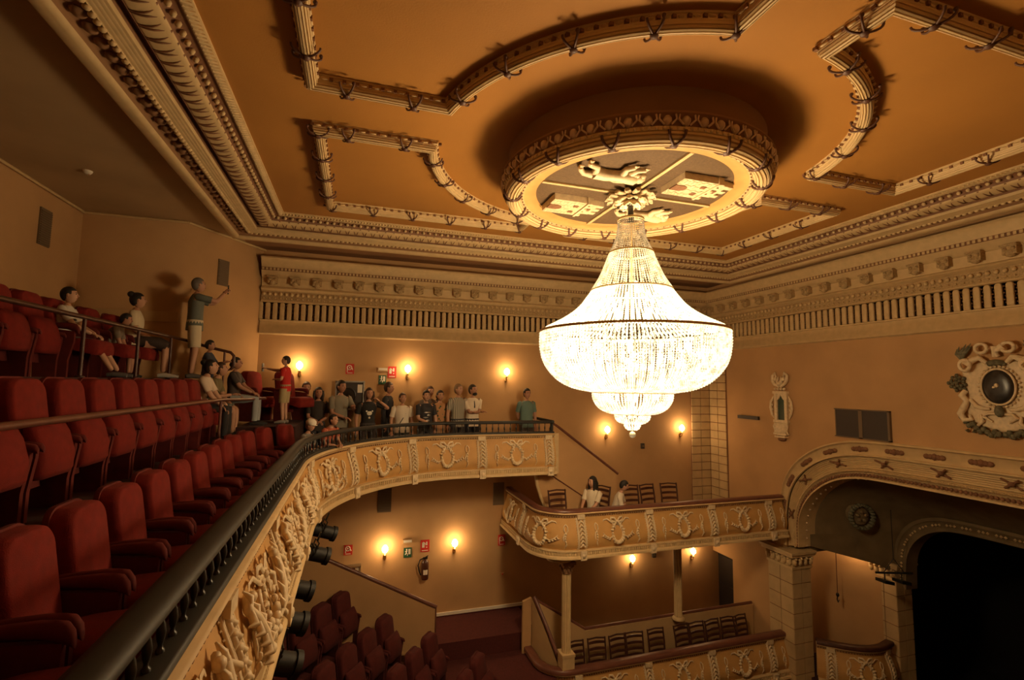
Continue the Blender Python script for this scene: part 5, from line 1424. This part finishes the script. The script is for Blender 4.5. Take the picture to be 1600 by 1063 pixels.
person('person in dark clothes half lost in shadow, leftmost of those standing on the far wing', (-.70, 10.45, W), dn, 1.62, shirt=(.035, .025, .02), arms=('belly', 'belly'), hair='dark', style='long', fem=True, sk=1, group=G1)
person('person with dim face peering over the shoulder of the leftmost shadowed visitor', (-.95, 10.7, W), dn, 1.72, shirt=(.04, .035, .03), hair='brown', group=G1)
person('man in a faded grey-green polo shirt in front of the framed hose cabinet', (-.28, 10.35, W), D(-60), 1.76, shirt=(.22, .20, .15), arms=('front', 'belly'), lowc=(.13, .10, .07), hair='black', head=(.2, .05), sk=1, group=G1)
person('girl with long dark hair, black t-shirt with round white print, hand at her cheek', (.26, 10.2, W), dn, 1.62, shirt=(.015, .015, .015), arms=((.12, .20, 1.44), 'down'), hair='brown', style='long', fem=True, lowc=(.06, .05, .05), group=G1, extra=[('chest_print', disc_print, 'white_paint')])
person('man in a dark jacket turned aside between the girl and the woman in white', (.66, 10.7, W), D(-20), 1.74, shirt=(.015, .015, .02), sleeve='long', arms=('down', 'down'), hair='brown', sk=1, group=G1)
person('stout woman in a white top with a thin bag strap across', (.93, 10.3, W), dn, 1.52, shirt=(.72, .64, .52), arms=('down', 'down'), low='trousers', lowc=(.07, .07, .06), hair='brown', bulk=1.15, fem=True, head=(.1, -.1), group=G1, extra=[('bag_strap', strap, 'black_paint')])
person('boy in a black t-shirt with pale printed blocks', (1.40, 10.2, W), dn, 1.58, shirt=(.03, .03, .035), hair='black', arms=('down', 'belly'), sk=2, group=G1, extra=[('chest_print', block_print, 'steel')])
person('person whose head shows between the boy in black and the woman in the flowered top', (1.56, 10.78, W), dn, 1.66, shirt=(.10, .07, .05), hair='brown', sk=0, group=G1)
person('woman in a flowered orange and green top beside the man in stripes', (1.72, 10.4, W), dn, 1.58, shirt=(.42, .22, .10), low='skirt', lowc=(.5, .3, .16), hair='dark', style='bob', fem=True, sk=0, group=G1, extra=[('flower_print', flower_print, 'green_sign')])
person('man in a vertically striped grey shirt and dark trousers', (2.10, 10.35, W), D(-70), 1.72, shirt=(.20, .19, .15), stripes=(9, (.45, .42, .34), 'Y'), hair='sandy', sk=0, head=(.3, -.05), arms=('down', 'down'), group=G1)
person('bearded man in a white t-shirt with folded arms and dark trousers', (2.44, 10.45, W), dn, 1.71, shirt=(.74, .64, .50), arms=('crossed', 'crossed'), hair='black', beard=True, sk=1, lowc=(.02, .02, .03), head=(.4, -.08), group=G1, extra=[('hanging_sunglasses', glasses, 'black_paint')])
person('dark-haired man in a teal shirt standing alone at the end of the wing', (3.66, 10.35, W), dn, 1.64, shirt=(.12, .20, .18), arms=('down', 'behind'), hair='black', lowc=(.08, .06, .05), sk=1, bulk=1.06, group=G1)
# upper gallery
person('boy with black hair in a white printed football shirt seated above the second row', (-3.38, 7.22, 0), D(5), 1.38, sit=True, legs='fwd', shirt=(.66, .62, .56), arms=('lap', 'lap'), low='shorts', lowc=(.15, .14, .14), hair='black', sk=2, shoes=(.12, .11, .11), head=(.1, -.05), group=G2, extra=[('shirt_print', block_print, 'black_paint')])
person('small child with black hair crouching forward between the boy and the woman with a bun', (-3.30, 8.02, 0), D(10), 1.20, sit=True, lean=.45, shirt=(.20, .16, .12), arms=('knee', 'knee'), low='shorts', lowc=(.05, .04, .04), hair='black', sk=1, group=G2)
person('woman with bun, cream top and dark skirt seated at the upper rail', (-3.24, 8.75, 0), D(10), 1.64, sit=True, shirt=(.70, .60, .42), arms=('belly', 'belly'), low='skirt', lowc=(.05, .035, .03), hair='black', style='bun', fem=True, sk=0, shoes=(.5, .47, .42), head=(.25, -.1), group=G2)
person('grey-haired man in a green-grey t-shirt and cream shorts raising a phone', (-2.55, 9.12, 0), D(20), 1.66, shirt=(.13, .15, .13), arms=('phone', 'phone'), low='shorts', lowc=(.62, .54, .38), hair='grey', sk=0, shoes=(.1, .09, .08), head=(.1, -.15), group=G2)
person('small dark-haired child standing just behind the man raising a phone', (-2.36, 9.28, -.95+.35), D(0), 1.25, shirt=(.05, .06, .09), arms=('front', 'front'), low='shorts', lowc=(.05, .05, .06), hair='black', sk=1, group=G2)
person('woman in a white t-shirt with dark ring print leaning forward, second row', (-2.27, 8.50, -.95), D(0), 1.60, sit=True, lean=.22, shirt=(.74, .62, .50), arms=('knee', 'knee'), low='trousers', lowc=(.02, .018, .02), hair='black', style='bun', fem=True, sk=2, head=(.1, -.35), group=G2, extra=[('shirt_print', ring_print, 'black_paint')])
person('person in an olive t-shirt and shorts clasping hands beside the leaning woman', (-2.27, 9.03, -.95), D(0), 1.58, sit=True, lean=.25, shirt=(.16, .13, .06), arms=('lap', 'front'), low='shorts', lowc=(.14, .15, .13), hair='brown', sk=0, head=(.1, -.3), group=G2)
person('person with dark curly hair and pale patterned trousers, last of the seated three', (-2.02, 9.6, -.80), D(-5), 1.50, sit=True, shirt=(.06, .045, .04), arms=('lap', 'lap'), low='trousers', lowc=(.35, .38, .40), hair='black', style='bob', fem=True, sk=1, head=(0, -.1), group=G2)
person('child in a red t-shirt and khaki shorts with one arm stretched out', (-1.22, 9.75, -.78), D(165), 1.22, shirt=(.55, .02, .015), arms=((.20, .12, 1.12), (.52, .04, 1.40)), low='shorts', lowc=(.42, .34, .18), hair='dark', sk=2, shoes=(.35, .33, .3), head=(.4, 0), group=G2)
person('child in a red-brown top leaning folded arms on the railing where it curves', (-.42, 8.28, W), D(-40), 1.25, lean=.28, shirt=(.40, .10, .05), arms=('railx', 'rail'), hair='dark', sk=0, head=(0, -.25), group=G2)
person('child in grey with a pale hat leaning on the railing left of the folded arms', (-.72, 8.05, W), D(-25), 1.16, lean=.2, shirt=(.20, .19, .17), arms=('rail', 'rail'), hair='sandy', sk=0, style='short', group=G2, extra=[('hat', lambda m: (m.ball((.02, 0, 1.68), (.125, .10, .09), 12, 6), m.ball((.10, 0, 1.64), (.08, .08, .012), 10, 4)), 'white_paint')])
# side balcony
person('woman with long dark hair in a white t-shirt seated beside the bowed person', (4.74, 9.24, -3.15), D(-150), 1.60, sit=True, shirt=(.72, .62, .46), arms=('lap', 'lap'), hair='black', style='long', fem=True, sk=0, head=(-.3, 0), group=G3, low='trousers')
person('person in a white t-shirt with short dark hair bowed over folded arms', (5.24, 9.24, -3.15), D(-35), 1.52, sit=True, lean=.30, shirt=(.70, .60, .46), arms=('lap', 'front'), hair='black', sk=0, head=(.2, .25), group=G3, low='trousers')
phone_at('dark smartphone held up by the grey-haired man', (-2.55+.44*cos(D(20))*.965+.02, 9.12+.44*sin(D(20))*.965, 1.52), D(20))
phone_at('dark smartphone in the outstretched hand of the child in red', (-1.63, 9.88, .23), D(165))

# ------------------------------------------------------------------ camera
R3 = ((0.952311, -0.040, -0.302), (-0.305, -0.081, -0.949), (0.014, 0.996, -0.089))
import itertools
F_ = 760.
def dirv(x, y):
    v = Vector((x-800, -(y-531.5), -F_)); v.normalize(); return v
Yc = dirv(556, 596); Xc = dirv(3194, 633); Xc = (Xc-Yc*Xc.dot(Yc)).normalized(); Zc = Xc.cross(Yc)
cam = bpy.data.cameras.new('camera'); co = bpy.data.objects.new('camera', cam); COL.objects.link(co)
co.matrix_world = Matrix(((Xc.x, Xc.y, Xc.z, 0), (Yc.x, Yc.y, Yc.z, 0), (Zc.x, Zc.y, Zc.z, 0), (0, 0, 0, 1)))
cam.sensor_width = 36; cam.lens = F_/1600*36; cam.clip_start = .05
SC.camera = co
w = bpy.data.worlds.new('world'); SC.world = w; w.use_nodes = True
w.node_tree.nodes['Background'].inputs[0].default_value = (.02, .012, .008, 1); w.node_tree.nodes['Background'].inputs[1].default_value = .2
SC.view_settings.view_transform = 'Standard'; SC.view_settings.look = 'None'; SC.view_settings.gamma = 1
SC.view_settings.exposure = EXPO
SC.cycles.max_bounces = 8; SC.cycles.diffuse_bounces = 4; SC.cycles.sample_clamp_indirect = 4
